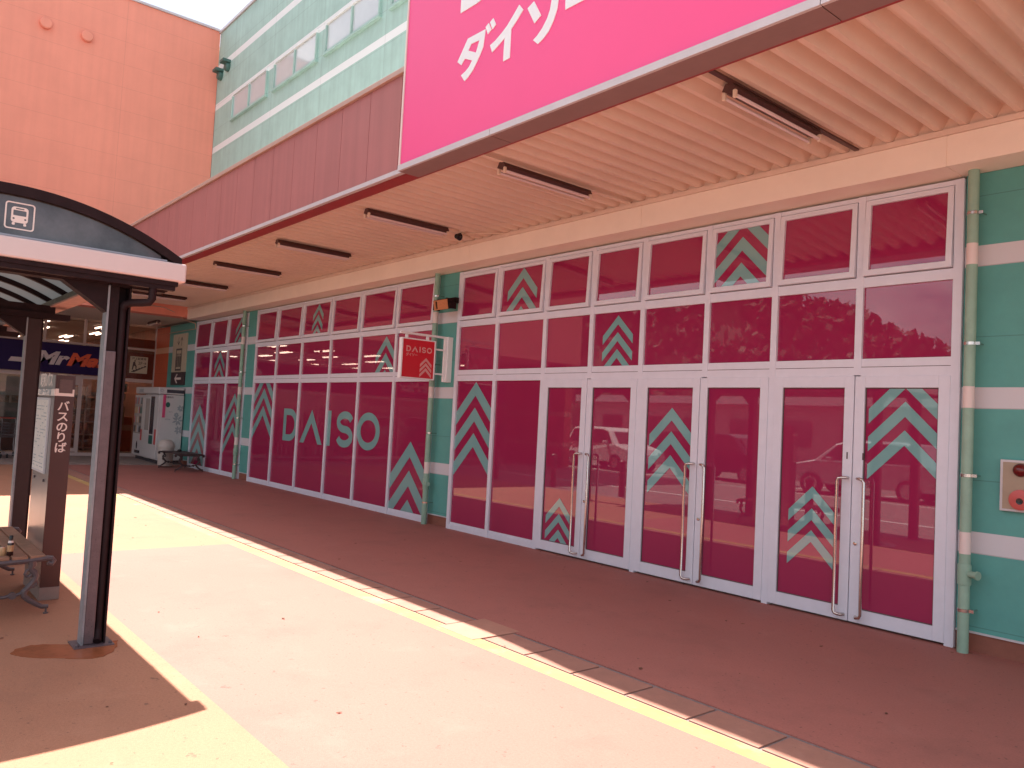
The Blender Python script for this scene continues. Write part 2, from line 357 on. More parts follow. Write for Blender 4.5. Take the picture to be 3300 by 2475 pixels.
def clip_poly(poly, x0, x1, z0, z1):
    def cut(p, inside, inter):
        o = []
        for i, a in enumerate(p):
            b = p[(i+1) % len(p)]; ia, ib = inside(a), inside(b)
            if ia: o.append(a)
            if ia != ib: o.append(inter(a, b))
        return o
    L = lambda k, v: (lambda a, b: (lambda t: (a[0]+t*(b[0]-a[0]), a[1]+t*(b[1]-a[1])))((v-a[k])/(b[k]-a[k])))
    for k, v, s in ((0, x0, 1), (0, x1, -1), (1, z0, 1), (1, z1, -1)):
        if len(poly) < 3: return []
        poly = cut(poly, lambda p: s*(p[k]-v) >= 0, L(k, v))
    return poly
def chevrons(mb, fn, ax, az, hw, pitch, n, clip, t=None, d0=0.0, d1=0.002, slope=1.0, start=0):
    t = t or pitch*0.53
    for i in range(start, n):
        z = az-i*pitch
        for sgn in (-1, 1):
            p = [(ax, z), (ax+sgn*hw, z-hw*slope), (ax+sgn*hw, z-hw*slope-t), (ax, z-t)]
            if sgn > 0: p = p[::-1]
            if clip: p = clip_poly(p, *clip)
            if len(p) >= 3: mb.prism(p, fn, d0, d1)
    return mb

def arc(cx, cz, rx, rz, a0, a1, n=20):
    return [(cx+rx*math.cos(a0+(a1-a0)*i/n), cz+rz*math.sin(a0+(a1-a0)*i/n)) for i in range(n+1)]
def strokes(path, w):
    """outline polygon of an open path with width w"""
    L, R = [], []
    for i, p in enumerate(path):
        a = path[max(i-1, 0)]; b = path[min(i+1, len(path)-1)]
        dx, dz = b[0]-a[0], b[1]-a[1]; l = math.hypot(dx, dz) or 1
        nx, nz_ = -dz/l*w/2, dx/l*w/2
        L.append((p[0]+nx, p[1]+nz_)); R.append((p[0]-nx, p[1]-nz_))
    return L+R[::-1]
def daiso(mb, fn, x0, z0, W, H, d0, d1):
    """the five wide letters, W x H overall, origin bottom left"""
    sx = W/3.85; w = 0.20*H; P = math.pi
    X = lambda u: x0+u*sx
    # D
    xo, xi = X(0), X(0)+w*1.0
    outer = [(X(0), z0), (X(0), z0+H)]+arc(X(0.30), z0+H/2, X(0.66)-X(0.30), H/2, P/2, -P/2, 18)
    inner = [(xi, z0+w), (xi, z0+H-w)]+arc(X(0.30), z0+H/2, X(0.66)-X(0.30)-w, H/2-w, P/2, -P/2, 18)
    mb.prism(outer, fn, d0, d1, [inner])
    # caret A
    a, b, c = X(0.80), X(1.28), X(1.76); tw = w*1.35
    mb.prism([(a, z0), (b, z0+H), (c, z0), (c-tw, z0), (b, z0+H-tw*1.45), (a+tw, z0)], fn, d0, d1)
    # I
    mb.prism([(X(1.95), z0), (X(1.95)+w, z0), (X(1.95)+w, z0+H), (X(1.95), z0+H)], fn, d0, d1)
    # S
    cx, rx, rz = X(2.62), (X(2.93)-X(2.31)-w)/2, (H-w)/4
    pth = arc(cx, z0+H-w/2-rz, rx, rz, P*0.08, P*1.5, 16)+arc(cx, z0+w/2+rz, rx, rz, P*0.5, -P*0.92, 16)[1:]
    mb.prism(strokes(pth, w), fn, d0, d1)
    # O
    cx, rx = X(3.46), X(3.85)-X(3.46)
    mb.prism(arc(cx, z0+H/2, rx, H/2, 0, 2*P, 32)[:-1], fn, d0, d1, [arc(cx, z0+H/2, rx-w, H/2-w, 0, 2*P, 32)[:-1]])
    return mb

# ------------------------------------------------------------------ ground
def sheet(name, x0, x1, y0, y1, z, m, th=0.003):
    return tag(MB().box(x0, x1, y0, y1, z-th, z).build(name, m), kind='structure')
tag(MB().box(-900, 700, -900, 500, -0.35, -0.012).build('ground', M['asph']), kind='structure')
sheet('walkway', -21.6, 9, -2.84, 0.02, 0.0, M['pink'], 0.06)
sheet('pavement', -9.2, 9, -5.215, -3.31, 0.0, M['pink'], 0.06)
sheet('bus_stop_apron', -21.6, 9, -6.75, -5.215, 0.0, M['yellow'], 0.06)
sheet('bus_stop_apron', -21.6, -9.2, -5.215, -3.31, 0.0, M['yellow'], 0.06)
sheet('ochre_line', -21.6, 9, -3.31, -3.175, 0.0, M['lane'], 0.06)
sheet('drain_bed', -21.6, 9, -3.175, -2.84, -0.008, M['gap'], 0.05)
sheet('shop_apron', -37, -21.6, -14, 0.02, 0.03, M['conc'], 0.09)
tag(MB().box(-21.6, 9, -6.9, -6.75, -0.1, 0.004).build('kerb', M['conc'], bevel=0.01), kind='structure')
# drain covers, one slab each
slab = None
x = 0.03
k = 0
while x > -21.2:
    x1, x0 = x, x-0.452
    wide = -5.2 < x0 < -4.9
    m = MB()
    if wide: m.box(x0+0.0, x1-0.012, -3.245, -2.79, -0.04, 0.003)
    else: m.box(x0, x1-0.012, -3.150, -2.878, -0.04, 0.0)
    if slab is None or wide:
        o = m.build('drain_cover', M['tile2' if wide else 'tile'], bevel=0.002)
        if not wide: slab = o; slab_x = x0
    else:
        o = slab.copy(); COL.objects.link(o); o.location = (x0-slab_x, 0, 0)
    if wide: tag(o, 'wider drain cover slab that juts out past the line of the others', 'drain cover', 'drain covers along the walkway edge')
    else: tag(o, 'long narrow painted slab in the drain line between walkway and pavement', 'drain cover', 'drain covers along the walkway edge')
    x = x0-0.008; k += 1
# dry leaf bits and grit lying about
rl = random.Random(9); lm = MB()
for _ in range(110):
    if rl.random() < .55: lx, ly = rl.uniform(-16, 0), rl.uniform(-2.7, -.05)
    else: lx, ly = rl.uniform(-12, -1), rl.uniform(-6.5, -2.9)
    if rl.random() < .25: ly = rl.uniform(-.12, -.03)
    a_ = rl.uniform(0, 3.14); l_ = rl.uniform(.006, .021); w_ = l_*rl.uniform(.3, .7); h_ = rl.uniform(.004, .010)
    ca, sa = math.cos(a_), math.sin(a_)
    pts_ = [(lx+ca*l_, ly+sa*l_), (lx-sa*w_, ly+ca*w_), (lx-ca*l_, ly-sa*l_), (lx+sa*w_, ly-ca*w_)]
    lm.prism(pts_, lambda u, v, d: (u, v, d), .0045, .0045+h_*.4)
tag(lm.build('leaf_litter', M['litter']), 'small dry brown leaf bits scattered over the painted ground', 'litter', kind='stuff')
# wet stain by the near post
pts = [(-5.83, -5.93), (-5.72, -5.97), (-5.60, -5.86), (-5.50, -5.72), (-5.42, -5.60), (-5.43, -5.52), (-5.52, -5.42), (-5.66, -5.37), (-5.74, -5.36), (-5.76, -5.48), (-5.78, -5.60), (-5.85, -5.74), (-5.88, -5.84)]
rng = random.Random(3); fine = []
for i, p in enumerate(pts):
    q = pts[(i+1) % len(pts)]
    for t in (0, 0.33, 0.66): fine.append((p[0]+(q[0]-p[0])*t+rng.uniform(-.012, .012), p[1]+(q[1]-p[1])*t+rng.uniform(-.012, .012)))
tag(MB().prism(fine, lambda u, v, d: (u, v, d), 0.0005, 0.004).build('puddle', M['wet']), kind='structure')

# ------------------------------------------------------------------ the mint and magenta shop
shop = thing('shop_building', 'mint green shop building with magenta glazed front and white stripes', 'building', (-11, 0, 0))
for x0, x1, m in ((-2.52, 4, 'green'), (-10.05, -9.46, 'green'), (-17.75, -17.03, 'green'), (-23.35, -21.06, 'green'), (-24.6, -23.35, 'orangep')):
    o = MB().box(x0, x1, 0.0, 0.35, 0.15, 3.80).build('wall_pier', M[m], shop)
    tag(o, 'orange end section of wall' if m == 'orangep' else None)
    MB().box(x0, x1, 0.004, 0.34, -0.02, 0.142).build('plinth', M['plinth'], shop)
    MB().box(x0, x1, -0.012, 0.1, 0.1425, 0.1575).build('plinth_flashing', M['alub'], shop)
bm_ = MB(); xb = 4.0
for xn in (0.6, -2.55, -5.7, -8.85, -12.0, -15.15, -18.3, -20.9):
    bm_.box(xn+.003, xb-.003, -0.33, 0.35, 3.803, 4.05); xb = xn
bm_.box(-20.89, 4, -0.325, 0.34, 3.808, 4.045)
bm_.build('beam', M['cream'], shop)
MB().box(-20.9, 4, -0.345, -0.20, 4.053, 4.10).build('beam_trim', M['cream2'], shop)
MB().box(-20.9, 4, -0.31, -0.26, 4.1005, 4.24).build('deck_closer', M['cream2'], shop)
MB().box(-20.89, 4, 0.0, 0.4, 4.9, 11.45).build('upper_wall', M['ugreen'], shop)
MB().box(-20.9, 4, -0.04, 0.45, 11.45, 11.52).build('parapet_cap', M['alub'], shop)
for i in range(5):
    x0 = -19.58+2.535*i; x1 = x0+2.15; z0, z1 = 8.77, 9.43
    m = MB().box(x0, x1, -0.05, 0.02, z0, z0+.045).box(x0, x1, -0.05, 0.02, z1-.045, z1).box(x0, x0+.045, -0.05, 0.02, z0+.045, z1-.045).box(x1-.045, x1, -0.05, 0.02, z0+.045, z1-.045)
    m.box((x0+x1)/2-.025, (x0+x1)/2+.025, -0.045, 0.02, z0+.045, z1-.045).box(x0-.03, x1+.03, -0.07, 0.02, z0-.03, z0-.002)
    w = m.build('window', M['ugreen'], shop)
    for a, b in ((x0+.05, (x0+x1)/2-.03), ((x0+x1)/2+.03, x1-.05)):
        MB().box(a, b, -0.012, 0.01, z0+.05, z1-.05).build('pane', M['upane'], w)

Z1b, Z1t, Z2b, Z2t, Z3b, Z3t = 3.046, 3.778, 2.320, 2.956, 0.10, 2.16
def tilt(mb):
    """top hung sashes stand slightly open at the bottom"""
    mb.v = [(x, y-.032*(Z1t-z)/.7, z) for x, y, z in mb.v]; return mb
def bay(xs, solid, chs, words=None):
    """one glazed wall: mullions at xs; the first `solid` cells reach the floor, the others end above the doors"""
    g = MB(); hw = 0.032
    for i, x in enumerate(xs):
        low = 0.0 if (i <= solid) else (0.0 if False else 2.175)
        w = hw if i not in (0, len(xs)-1) else 0.035
        if i > solid and (i-solid) % 2 == 0 or i <= solid or i == len(xs)-1: low = 0.0
        g.box(x-w, x+w, -0.03, 0.10, low, Z1t)
    segs = list(zip(xs, xs[1:]))
    for i, (a, b) in enumerate(segs):
        a2, b2 = a+hw, b-hw
        g.box(a2, b2, -0.022, 0.09, Z1t-0.04, Z1t); g.box(a2, b2, -0.026, 0.09, Z2t, Z1b)
        g.box(a2, b2, -0.024, 0.09, Z2b-0.07, Z2b); g.box(a2, b2, -0.028, 0.09, Z3t, Z2b-0.076)
        if i < solid: g.box(a2, b2, -0.022, 0.09, 0.0, Z3b-0.03); g.box(a2, b2, -0.012, 0.09, Z3b-0.03, Z3b)
    fr = g.build('glazed_wall', M['alu'], shop)
    for i, (a, b) in enumerate(segs):
        a2, b2 = a+hw+.008, b-hw-.008; z0, z1 = Z1b+.008, Z1t-.048
        sh = MB().box(a2, a2+.045, -.034, .03, z0, z1).box(b2-.045, b2, -.034, .03, z0, z1).box(a2+.045, b2-.045, -.034, .03, z0, z0+.05).box(a2+.045, b2-.045, -.034, .03, z1-.045, z1)
        tilt(sh).build('vent_sash', M['alu'], fr)
        MB().box(a+hw, b-hw, -.002, .04, Z1b, Z1t-.04).build('seal', M['seal'], fr)
        MB().box(a+hw, b-hw, -.021, .04, Z2b-.076, Z2b-.07).build('seal', M['seal'], fr)
    for i, (a, b) in enumerate(segs):
        a2, b2 = a+hw, b-hw
        tilt(MB().box(a2+.05, b2-.05, -.008, .02, Z1b+.055, Z1t-.09)).build('pane', M['glassm'], fr)
        MB().box(a2, b2, -.002, .02, Z2b, Z2t).build('pane', M['glassm'], fr)
        if i < solid: MB().box(a2, b2, -.002, .02, Z3b, Z3t).build('pane', M['glassm'], fr)
    for c in chs:
        row, i, ax, az, h, p, n = c[:7]; cm = 'chev'
        a, b = xs[i]+hw, xs[i+1]-hw
        z0, z1 = {1: (Z1b+.055, Z1t-.09), 2: (Z2b, Z2t), 3: (Z3b, Z3t)}[row]
        if row == 1: a += .05; b -= .05
        m = MB(); base = FY(-.010 if row == 1 else -.004)
        chevrons(m, base, ax, az, h, p, n, (a, b, z0, z1), d0=-0.001, d1=0.001)
        if row == 1: tilt(m)
        m.build('chevron_marking', M['chev'], fr)
        if len(c) > 7:   # rose stripes between the mint ones
            m = MB()
            for j in range(n):
                chevrons(m, base, ax, az-p*0.53-j*p, h, p*0.47/0.53, 1, (a, b, z0, z1), d0=-0.001, d1=0.0006, t=p*0.465)
            m.build('chevron_marking', M['chevr'], fr)
    return fr
XR = [-9.42, -8.51, -7.52, -6.68, -5.88, -5.00, -4.21, -3.37, -2.56]
fr_r = bay(XR, 2, [(3, 0, -8.944, 2.145, .60, .366, 3), (1, 1, -8.005, 3.684, .30, .262, 3), (2, 3, -6.268, 2.917, .235, .198, 3), (1, 5, -4.605, 3.87, .60, .267, 4)])
XM = [-17.0, -15.88, -14.68, -13.45, -12.33, -11.15, -10.03]
fr_m = bay(XM, 6, [(1, 2, -14.042, 3.689, .215, .207, 3), (2, 4, -11.487, 2.932, .32, .284, 3), (3, 0, -16.44, 2.42, .56, .377, 3), (3, 5, -10.565, 1.208, .60, .458, 3)])
XL = [-21.0, -19.83, -18.71, -17.60]
fr_l = bay(XL, 3, [(3, 0, -20.43, 1.634, .58, .44, 3, 1), (3, 2, -18.12, 1.927, .55, .345, 3), (2, 1, -19.246, 2.948, .33, .29, 3), (1, 2, -17.96, 3.72, .30, .24, 3)])
# big mint word across the middle glazing, cut where the mullions stand proud of it
m = MB(); daiso(m, FY(-.004), -15.36, 0.985, 3.83, 0.65, -0.001, 0.001)
m.build('lettering', M['chev'], fr_m)

# doors
def door(x0, x1, hinge_left, chs, slot=False):
    st = 0.088; z0, z1 = 0.02, 2.165
    g = MB().box(x0, x0+st, -.036, .05, z0, z1).box(x1-st, x1, -.036, .05, z0, z1).box(x0+st, x1-st, -.0365, .05, z1-.10, z1).box(x0+st, x1-st, -.0365, .05, z0, z0+.115)
    d = g.build('door', M['alu'], shop, bevel=0.003)
    a, b, c, e = x0+st, x1-st, z0+.115, z1-.10
    MB().box(a-.004, b+.004, -.012, .03, c-.004, e+.004).build('pane', M['glassm'], d)
    MB().box(a, a+.008, -.02, -.0125, c, e).box(b-.008, b, -.02, -.0125, c, e).box(a+.008, b-.008, -.02, -.0125, c, c+.008).box(a+.008, b-.008, -.02, -.0125, e-.008, e).build('seal', M['seal'], d)
    hx = (x1-.10) if hinge_left else (x0+.135)
    MB().tube([(hx+(.07 if hinge_left else -.07), -.036, 1.265), (hx+(.07 if hinge_left else -.07), -.075, 1.265), (hx+(.045 if hinge_left else -.045), -.092, 1.265), (hx+(.012 if hinge_left else -.012), -.097, 1.258), (hx, -.097, 1.235), (hx, -.097, .10), (hx+(.012 if hinge_left else -.012), -.097, .078), (hx+(.045 if hinge_left else -.045), -.085, .07), (hx+(.07 if hinge_left else -.07), -.036, .07)], .0135, 12).build('handle', M['steel'], d, smooth=True)
    if not hinge_left: MB().lathe((x0+.045, -.036, .70), [(.017, 0), (.017, .008), (.010, .010)], 14, 'y').build('lock', M['steel'], d, smooth=True)
    sx = x1-.045 if hinge_left else x0+.09
    if slot: MB().box(sx-.006, sx+.006, -.0385, -.03, 1.43, 1.49).build('slot', M['seal'], d)
    for ax, az, h, p, n in chs:
        chevrons(m := MB(), FY(-.0145), ax, az, h, p, n, (a, b, c, e), d0=-0.001, d1=0.001)
        m.build('chevron_marking', M['chev'], d)
    return d
j = 0.034
DX = [(-7.52+j, -6.70-.004), (-6.70+.004, -5.88-j), (-5.88+j, -5.045-.004), (-5.045+.004, -4.21-j), (-4.21+j, -3.385-.004), (-3.385+.004, -2.56-j)]
door(*DX[0], True, [(-7.102, .689, .235, .194, 3)])
door(*DX[1], False, [])
door(*DX[2], True, [(-5.414, 1.846, .30, .256, 3)])
door(*DX[3], False, [])
door(*DX[4], True, [(-3.763, 1.154, .232, .20, 3)], True)
door(*DX[5], False, [(-2.951, 2.19, .31, .243, 3)], True)

# ------------------------------------------------------------------ canopy
can = thing('canopy', 'long walkway canopy with ribbed cream deck and dusty pink fascia panels', 'canopy', (-9, -1.5, 4.1))
XA, XB = -20.88, 4.0
pitch = 0.193; zb, zt = 4.105, 4.20; pr = []
x = XA
while x < XB-pitch:
    pr += [(x, zt), (x+.040, zt), (x+.095, zb), (x+.138, zb), (x+.193-.003, zt)]; x += pitch
n = len(pr); v = [(a, y, z) for y in (-2.52, -0.262) for a, z in pr]
d = MB(); d.v = v; d.f = [(i, i+1, n+i+1, n+i) for i in range(n-1)]
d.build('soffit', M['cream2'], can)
MB().box(XA, XB, -2.60, 0.0, 4.60, 4.64).build('roof', M['alub'], can)
f = MB(); x = -6.95-.645*22
while x < 3.9:
    a, b = max(x, XA), x+.637
    if b > a: f.box(a, b, -2.700, -2.66, 4.125, 5.13)
    x += .645
f.build('fascia', M['fascia'], can)
MB().box(XA, XB, -2.69, -2.655, 4.10, 5.12).build('fascia_backing', M['maroon'], can)
MB().box(XA, XB, -2.715, -2.665, 4.075, 4.122).build('drip_strip', M['alub'], can)
MB().box(XA, XB, -2.66, -2.50, 4.066, 4.11).build('fascia_return', M['maroon'], can)
MB().box(XA, XB, -2.735, -2.55, 5.132, 5.19).build('coping', M['coping'], can, bevel=.004)
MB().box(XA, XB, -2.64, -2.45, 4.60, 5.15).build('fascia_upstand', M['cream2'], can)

# lamps under the deck
def lamp(label, group):
    r = thing('ceiling_lamp', label, 'lamp', (0, 0, 0), group)
    h = MB(); L2 = 0.60
    for yy0, yy1 in ((-L2, L2),):
        pf = [(-.030, .025), (.030, .025), (.058, -.025), (.018, -.042), (-.018, -.042), (-.058, -.025)]
        h.prism(pf, lambda u, v, d: (u, d, v), yy0, yy1)
    h.build('housing', M['housing'], r)
    for s in (-1, 1):
        MB().tube([(s*.045, -L2+.03, -.068), (s*.045, L2-.03, -.068)], .014, 10).build('tube', M['tube'], r, smooth=True)
        for e in (-1, 1):
            MB().box(s*.045-.013, s*.045+.013, e*(L2-.015)-.015, e*(L2-.015)+.015, -.09, -.03).build('socket', M['socket'], r, bevel=.006)
    return r
LG = 'unlit twin tube lamps under the canopy'
l0 = lamp('unlit twin tube lamp nearest the camera, below the pink sign', LG)
LX = [-3.30, -5.87, -8.46, -11.08, -13.68, -16.3, -18.9]
LL = ['unlit twin tube lamp nearest the camera, below the pink sign', 'second twin tube lamp from the right, below the corner of the pink sign', 'twin tube lamp beside the small security camera', 'fourth twin tube lamp counted from the right along the canopy', 'fifth twin tube lamp, above the dark maroon edge of the fascia', 'sixth twin tube lamp, last but one towards the orange wall', 'seventh twin tube lamp, nearest the orange wall end of the canopy']
for i, x in enumerate(LX):
    o = l0 if i == 0 else copy_tree(l0, label=LL[i])
    o.location = (x, -1.60, 4.075)
MB().box(-3.29, -3.25, -2.50, -.36, 4.088, 4.103).build('conduit', M['housing'], can)
MB().box(-5.86, -5.83, -2.50, -.36, 4.092, 4.103).build('conduit', M['cream2'], can)
# small camera
c = thing('security_camera', 'small white security camera with black eye under the canopy deck', 'camera', (-8.45, -.75, 4.1))
MB().lathe((-8.45, -.75, 4.105), [(.05, 0), (.05, -.02), (.02, -.025), (.02, -.05)], 14).build('mount', M['socket'], c, smooth=True)
MB().tube([(-8.47, -.62, 4.035), (-8.46, -.72, 4.03), (-8.44, -.80, 4.02)], .045, 14, rs=[.032, .048, .05]).build('body', M['socket'], c, smooth=True)
MB().tube([(-8.44, -.80, 4.018), (-8.425, -.87, 4.01)], .046, 14, rs=[.052, .03]).build('lens', M['black'], c, smooth=True)
MB().tube([(-8.45, -.7, 4.08), (-8.2, -.5, 4.09), (-8.05, -.36, 4.09)], .008, 6).build('cable', M['socket'], c, smooth=True)

# ------------------------------------------------------------------ big pink sign on the fascia
sg = thing('shop_sign', 'huge bright pink sign board with white katakana and silver frame', 'sign', (-2, -2.8, 4.1))
MB().box(-6.76, 4, -2.782, -2.72, 4.112, 5.93).build('sign_panel', M['sign'], sg)
MB().box(-6.785, -6.762, -2.792, -2.72, 4.07, 5.95).box(-6.785, 4, -2.792, -2.72, 5.932, 5.95).build('frame', M['kwhite'], sg)
x = -6.785
for x1 in (-5.30, -2.28, 0.8, 4.0):
    MB().box(x, x1-.006, -2.797, -2.77, 4.055, 4.1115).build('bottom_frame', M['alub'], sg)
    MB().box(x, x1-.008, -2.7695, -2.545, 4.053, 4.1115).build('soffit_plate', M['lip'], sg)
    x = x1
K={"ta": [[-5.855, 4.877], [-5.71, 5.049], [-5.45, 5.045], [-5.46, 4.979], [-5.473, 4.893], [-5.51, 4.836], [-5.555, 4.782], [-5.611, 4.723], [-5.676, 4.681], [-5.727, 4.66], [-5.787, 4.731], [-5.72, 4.75], [-5.672, 4.773], [-5.626, 4.819], [-5.741, 4.873], [-5.792, 4.829]], "tahole": [[-5.653, 4.981], [-5.532, 4.974], [-5.575, 4.875], [-5.695, 4.933]], "d1": [[-5.452, 5.064], [-5.41, 5.085], [-5.367, 5.013], [-5.413, 4.986]], "d2": [[-5.391, 5.085], [-5.347, 5.107], [-5.305, 5.034], [-5.352, 5.008]], "i": [[-5.373, 4.872], [-5.301, 4.89], [-5.213, 4.93], [-5.148, 4.966], [-5.085, 5.017], [-4.998, 5.093], [-4.943, 5.03], [-5.016, 4.969], [-5.09, 4.916], [-5.09, 4.843], [-5.09, 4.667], [-5.176, 4.665], [-5.176, 4.763], [-5.173, 4.868], [-5.25, 4.832], [-5.338, 4.798]], "so1": [[-4.888, 5.019], [-4.809, 5.05], [-4.713, 4.897], [-4.79, 4.858]], "so2": [[-4.796, 4.718], [-4.745, 4.741], [-4.687, 4.783], [-4.636, 4.841], [-4.606, 4.902], [-4.592, 4.98], [-4.575, 5.05], [-4.487, 5.05], [-4.512, 4.949], [-4.521, 4.877], [-4.559, 4.795], [-4.613, 4.725], [-4.67, 4.69], [-4.734, 4.665]]}
m = MB(); S0 = FY(-2.7825)
m.prism(K['ta'], S0, -.001, .006, [K['tahole']])
for k in ('d1', 'd2', 'i', 'so1', 'so2'): m.prism(K[k], S0, -.001, .006)
m.prism([(-4.425, 4.835), (-4.43, 4.918), (-3.96, 4.918), (-3.96, 4.835)], S0, -.001, .006)
m.build('katakana', M['signw'], sg)
m = MB(); daiso(m, S0, -5.85, 5.337, 3.0, 0.50, -.001, .006); m.build('lettering', M['signw'], sg)

# ------------------------------------------------------------------ projecting sign on the middle pier
ps = thing('projecting_sign', 'red square sign on a white bracket over the mint pier', 'sign', (-9.6, -.5, 2.45))
bx = -9.6
MB().box(bx-.045, bx+.012, -.862, -.318, 2.168, 2.712).build('box', M['redsign'], ps)
fm = MB()
for a in (('y0'), ('y1'), ('z0'), ('z1')):
    if a == 'y0': fm.box(bx-.055, bx+.022, -.885, -.862, 2.15, 2.73)
    if a == 'y1': fm.box(bx-.055, bx+.022, -.318, -.298, 2.15, 2.73)
    if a == 'z0': fm.box(bx-.055, bx+.022, -.862, -.318, 2.15, 2.168)
    if a == 'z1': fm.box(bx-.055, bx+.022, -.862, -.318, 2.712, 2.73)
fm.build('frame', M['signw'], ps, bevel=.003)
br = MB().box(bx-.035, bx+.005, -.90, -.131, 2.785, 2.815).box(bx-.035, bx+.005, -.13, -.092, 2.14, 2.815).box(bx-.06, bx+.03, -.091, 0.0, 2.14, 2.815)
for z in (2.25, 2.61): br.box(bx-.03, bx, -.298, -.131, z-.012, z+.012)
for y in (-.79, -.43): br.box(bx-.03, bx, y-.018, y+.018, 2.731, 2.784)
br.build('bracket', M['signw'], ps, bevel=.003)
S1 = FX(bx+.0125)
m = MB(); daiso(m, S1, -.80, 2.535, .44, .083, -.001, .002); m.build('lettering', M['pinkl'], ps)
text('katakana', 'ダイソー', M['pinkl'], ps, (bx+.0135, -.805, 2.475), .05, 'x', .001, .001)
m = MB(); chevrons(m, S1, -.455, 2.465, .10, .073, 3, None, t=.045, d0=-.001, d1=.002, slope=.95); m.build('chevron_emblem', M['pinkl'], ps)

# ------------------------------------------------------------------ wall fittings
fl = thing('flood_lamp', 'amber faced flood lamp on a dark arm above the red sign', 'lamp', (-9.55, 0, 3.3))
MB().box(-9.50, -9.44, -.10, 0.0, 3.32, 3.40).box(-9.49, -9.46, -.24, -.10, 3.35, 3.375).build('arm', M['dark'], fl)
MB().box(-9.70, -9.30, -.20, -.185, 3.26, 3.29).box(-9.715, -9.70, -.30, -.185, 3.20, 3.29).box(-9.30, -9.285, -.30, -.185, 3.20, 3.29).build('yoke', M['dark'], fl)
FT = lambda u, v, d: (-9.52+u+v*.12, -.30-d-v*.30, 3.262+v-d*.30)
MB().prism([(-.17, -.07), (.19, -.07), (.19, .075), (-.17, .075)], FT, -.11, 0).build('body', M['dark'], fl, bevel=.006)
MB().prism([(-.165, -.066), (.185, -.066), (.185, .071), (-.165, .071)], FT, .001, .010, [[(-.115, -.05), (-.07, -.05), (-.07, .055), (-.115, .055)]]).build('lens', M['floodf'], fl)
al = thing('fire_alarm_box', 'beige fire alarm box with dark red lamp and red push button', 'alarm', (-2.0, 0, 1.3))
MB().box(-2.215, -1.83, -.045, 0.0, 1.122, 1.512).build('case', M['alub'], al, bevel=.004)
MB().box(-2.195, -1.85, -.050, -.044, 1.14, 1.495).build('cover', M['alarm'], al, bevel=.002)
MB().lathe((-2.075, -.05, 1.438), [(.052, 0), (.052, .006), (.045, .03), (.028, .048), (.004, .055)], 24, 'y').build('warning_lamp', M['reddome'], al, smooth=True)
b_ = MB().lathe((-2.07, -.05, 1.215), [(.078, 0), (.076, .022), (.066, .026)], 28, 'y').build('button_plate', M['redbtn'], al, smooth=True)
MB().lathe((-2.07, -.0765, 1.205), [(.024, 0), (.024, .004), (.016, .002)], 18, 'y').build('button', M['black'], b_, smooth=True)
MB().box(-1.93, -1.89, -.056, -.05, 1.30, 1.32).build('latch', M['steel'], al)

def pipe(x, lab):
    p = thing('drainpipe', lab, 'drainpipe', (x, -.10, 0), 'green drainpipes on the shop front')
    MB().tube([(x, -.10, 0.0), (x, -.10, 3.803)], .041, 20).build('shaft', M['pipe'], p, smooth=True)
    MB().lathe((x, -.10, .52), [(.046, 0), (.049, .01), (.049, .15), (.046, .16)], 20).build('joint', M['pipe'], p, smooth=True)
    MB().tube([(x, -.10, .61), (x+.05, -.12, .61), (x+.10, -.14, .61)], .026, 12).tube([(x+.10, -.14, .61), (x+.115, -.145, .61)], .034, 12).build('outlet', M['pipe'], p, smooth=True)
    for z in (.325, 1.37, 2.41, 3.455):
        m = MB().lathe((x, -.10, z-.014), [(.0425, 0), (.045, .002), (.045, .026), (.0425, .028)], 20).box(x+.035, x+.075, -.11, -.09, z-.012, z+.012).tube([(x+.06, -.10, z), (x+.06, 0.0, z)], .007, 8)
        m.build('clamp', M['steel'], p, smooth=True)
    return p
pipe(-2.43, 'green drainpipe at the right end beside the fire alarm box')
pipe(-9.93, 'green drainpipe passing behind the red projecting sign')
pipe(-17.59, 'farthest green drainpipe, between the two far magenta window bays')

# direction sign on the far wall
a = thing('direction_sign', 'tall cream lift sign above a dark panel with a white arrow', 'sign', (-22.3, 0, 2.8))
MB().box(-22.9, -21.74, -.03, 0.0, 2.485, 3.53).build('upper_panel', M['signy'], a)
MB().box(-22.9, -21.74, -.03, 0.0, 2.13, 2.480).build('lower_panel', M['signk'], a)
A = FY(-.0305); m = MB()
def arrow(m, fn, u, v0, v1, w, hw_, hl):
    s = 1 if v1 > v0 else -1
    m.prism([(u-w, v0), (u+w, v0), (u+w, v1-s*hl), (u-w, v1-s*hl)], fn, 0, .002)
    m.prism([(u, v1), (u-hw_, v1-s*hl), (u-hw_+.03, v1-s*hl*1.1), (u, v1-s*.06), (u+hw_-.03, v1-s*hl*1.1), (u+hw_, v1-s*hl)], fn, 0, .0025)
arrow(m, A, -22.42, 3.45, 3.22, .012, .10, .1); arrow(m, A, -22.16, 3.20, 3.45, .012, .10, .1)
m.prism([(-22.58, 2.52), (-22.08, 2.52), (-22.08, 3.13), (-22.58, 3.13)], A, 0, .002, [[(-22.53, 2.57), (-22.13, 2.57), (-22.13, 3.08), (-22.53, 3.08)]])
for u in (-22.46, -22.33, -22.20):
    m.prism([(u-.045, 2.62), (u+.045, 2.62), (u+.05, 2.92), (u-.05, 2.92)], A, 0, .002)
    m.prism(arc(u, 2.965, .035, .035, 0, 2*math.pi, 12)[:-1], A, 0, .002)
m.build('lift_pictogram', M['signk'], a)
m = MB(); m.prism([(-22.58, 2.305), (-22.38, 2.44), (-22.32, 2.42), (-22.45, 2.335), (-22.02, 2.335), (-22.02, 2.275), (-22.45, 2.275), (-22.32, 2.19), (-22.38, 2.17)], A, 0, .002)
m.build('arrow', M['kwhite'], a)

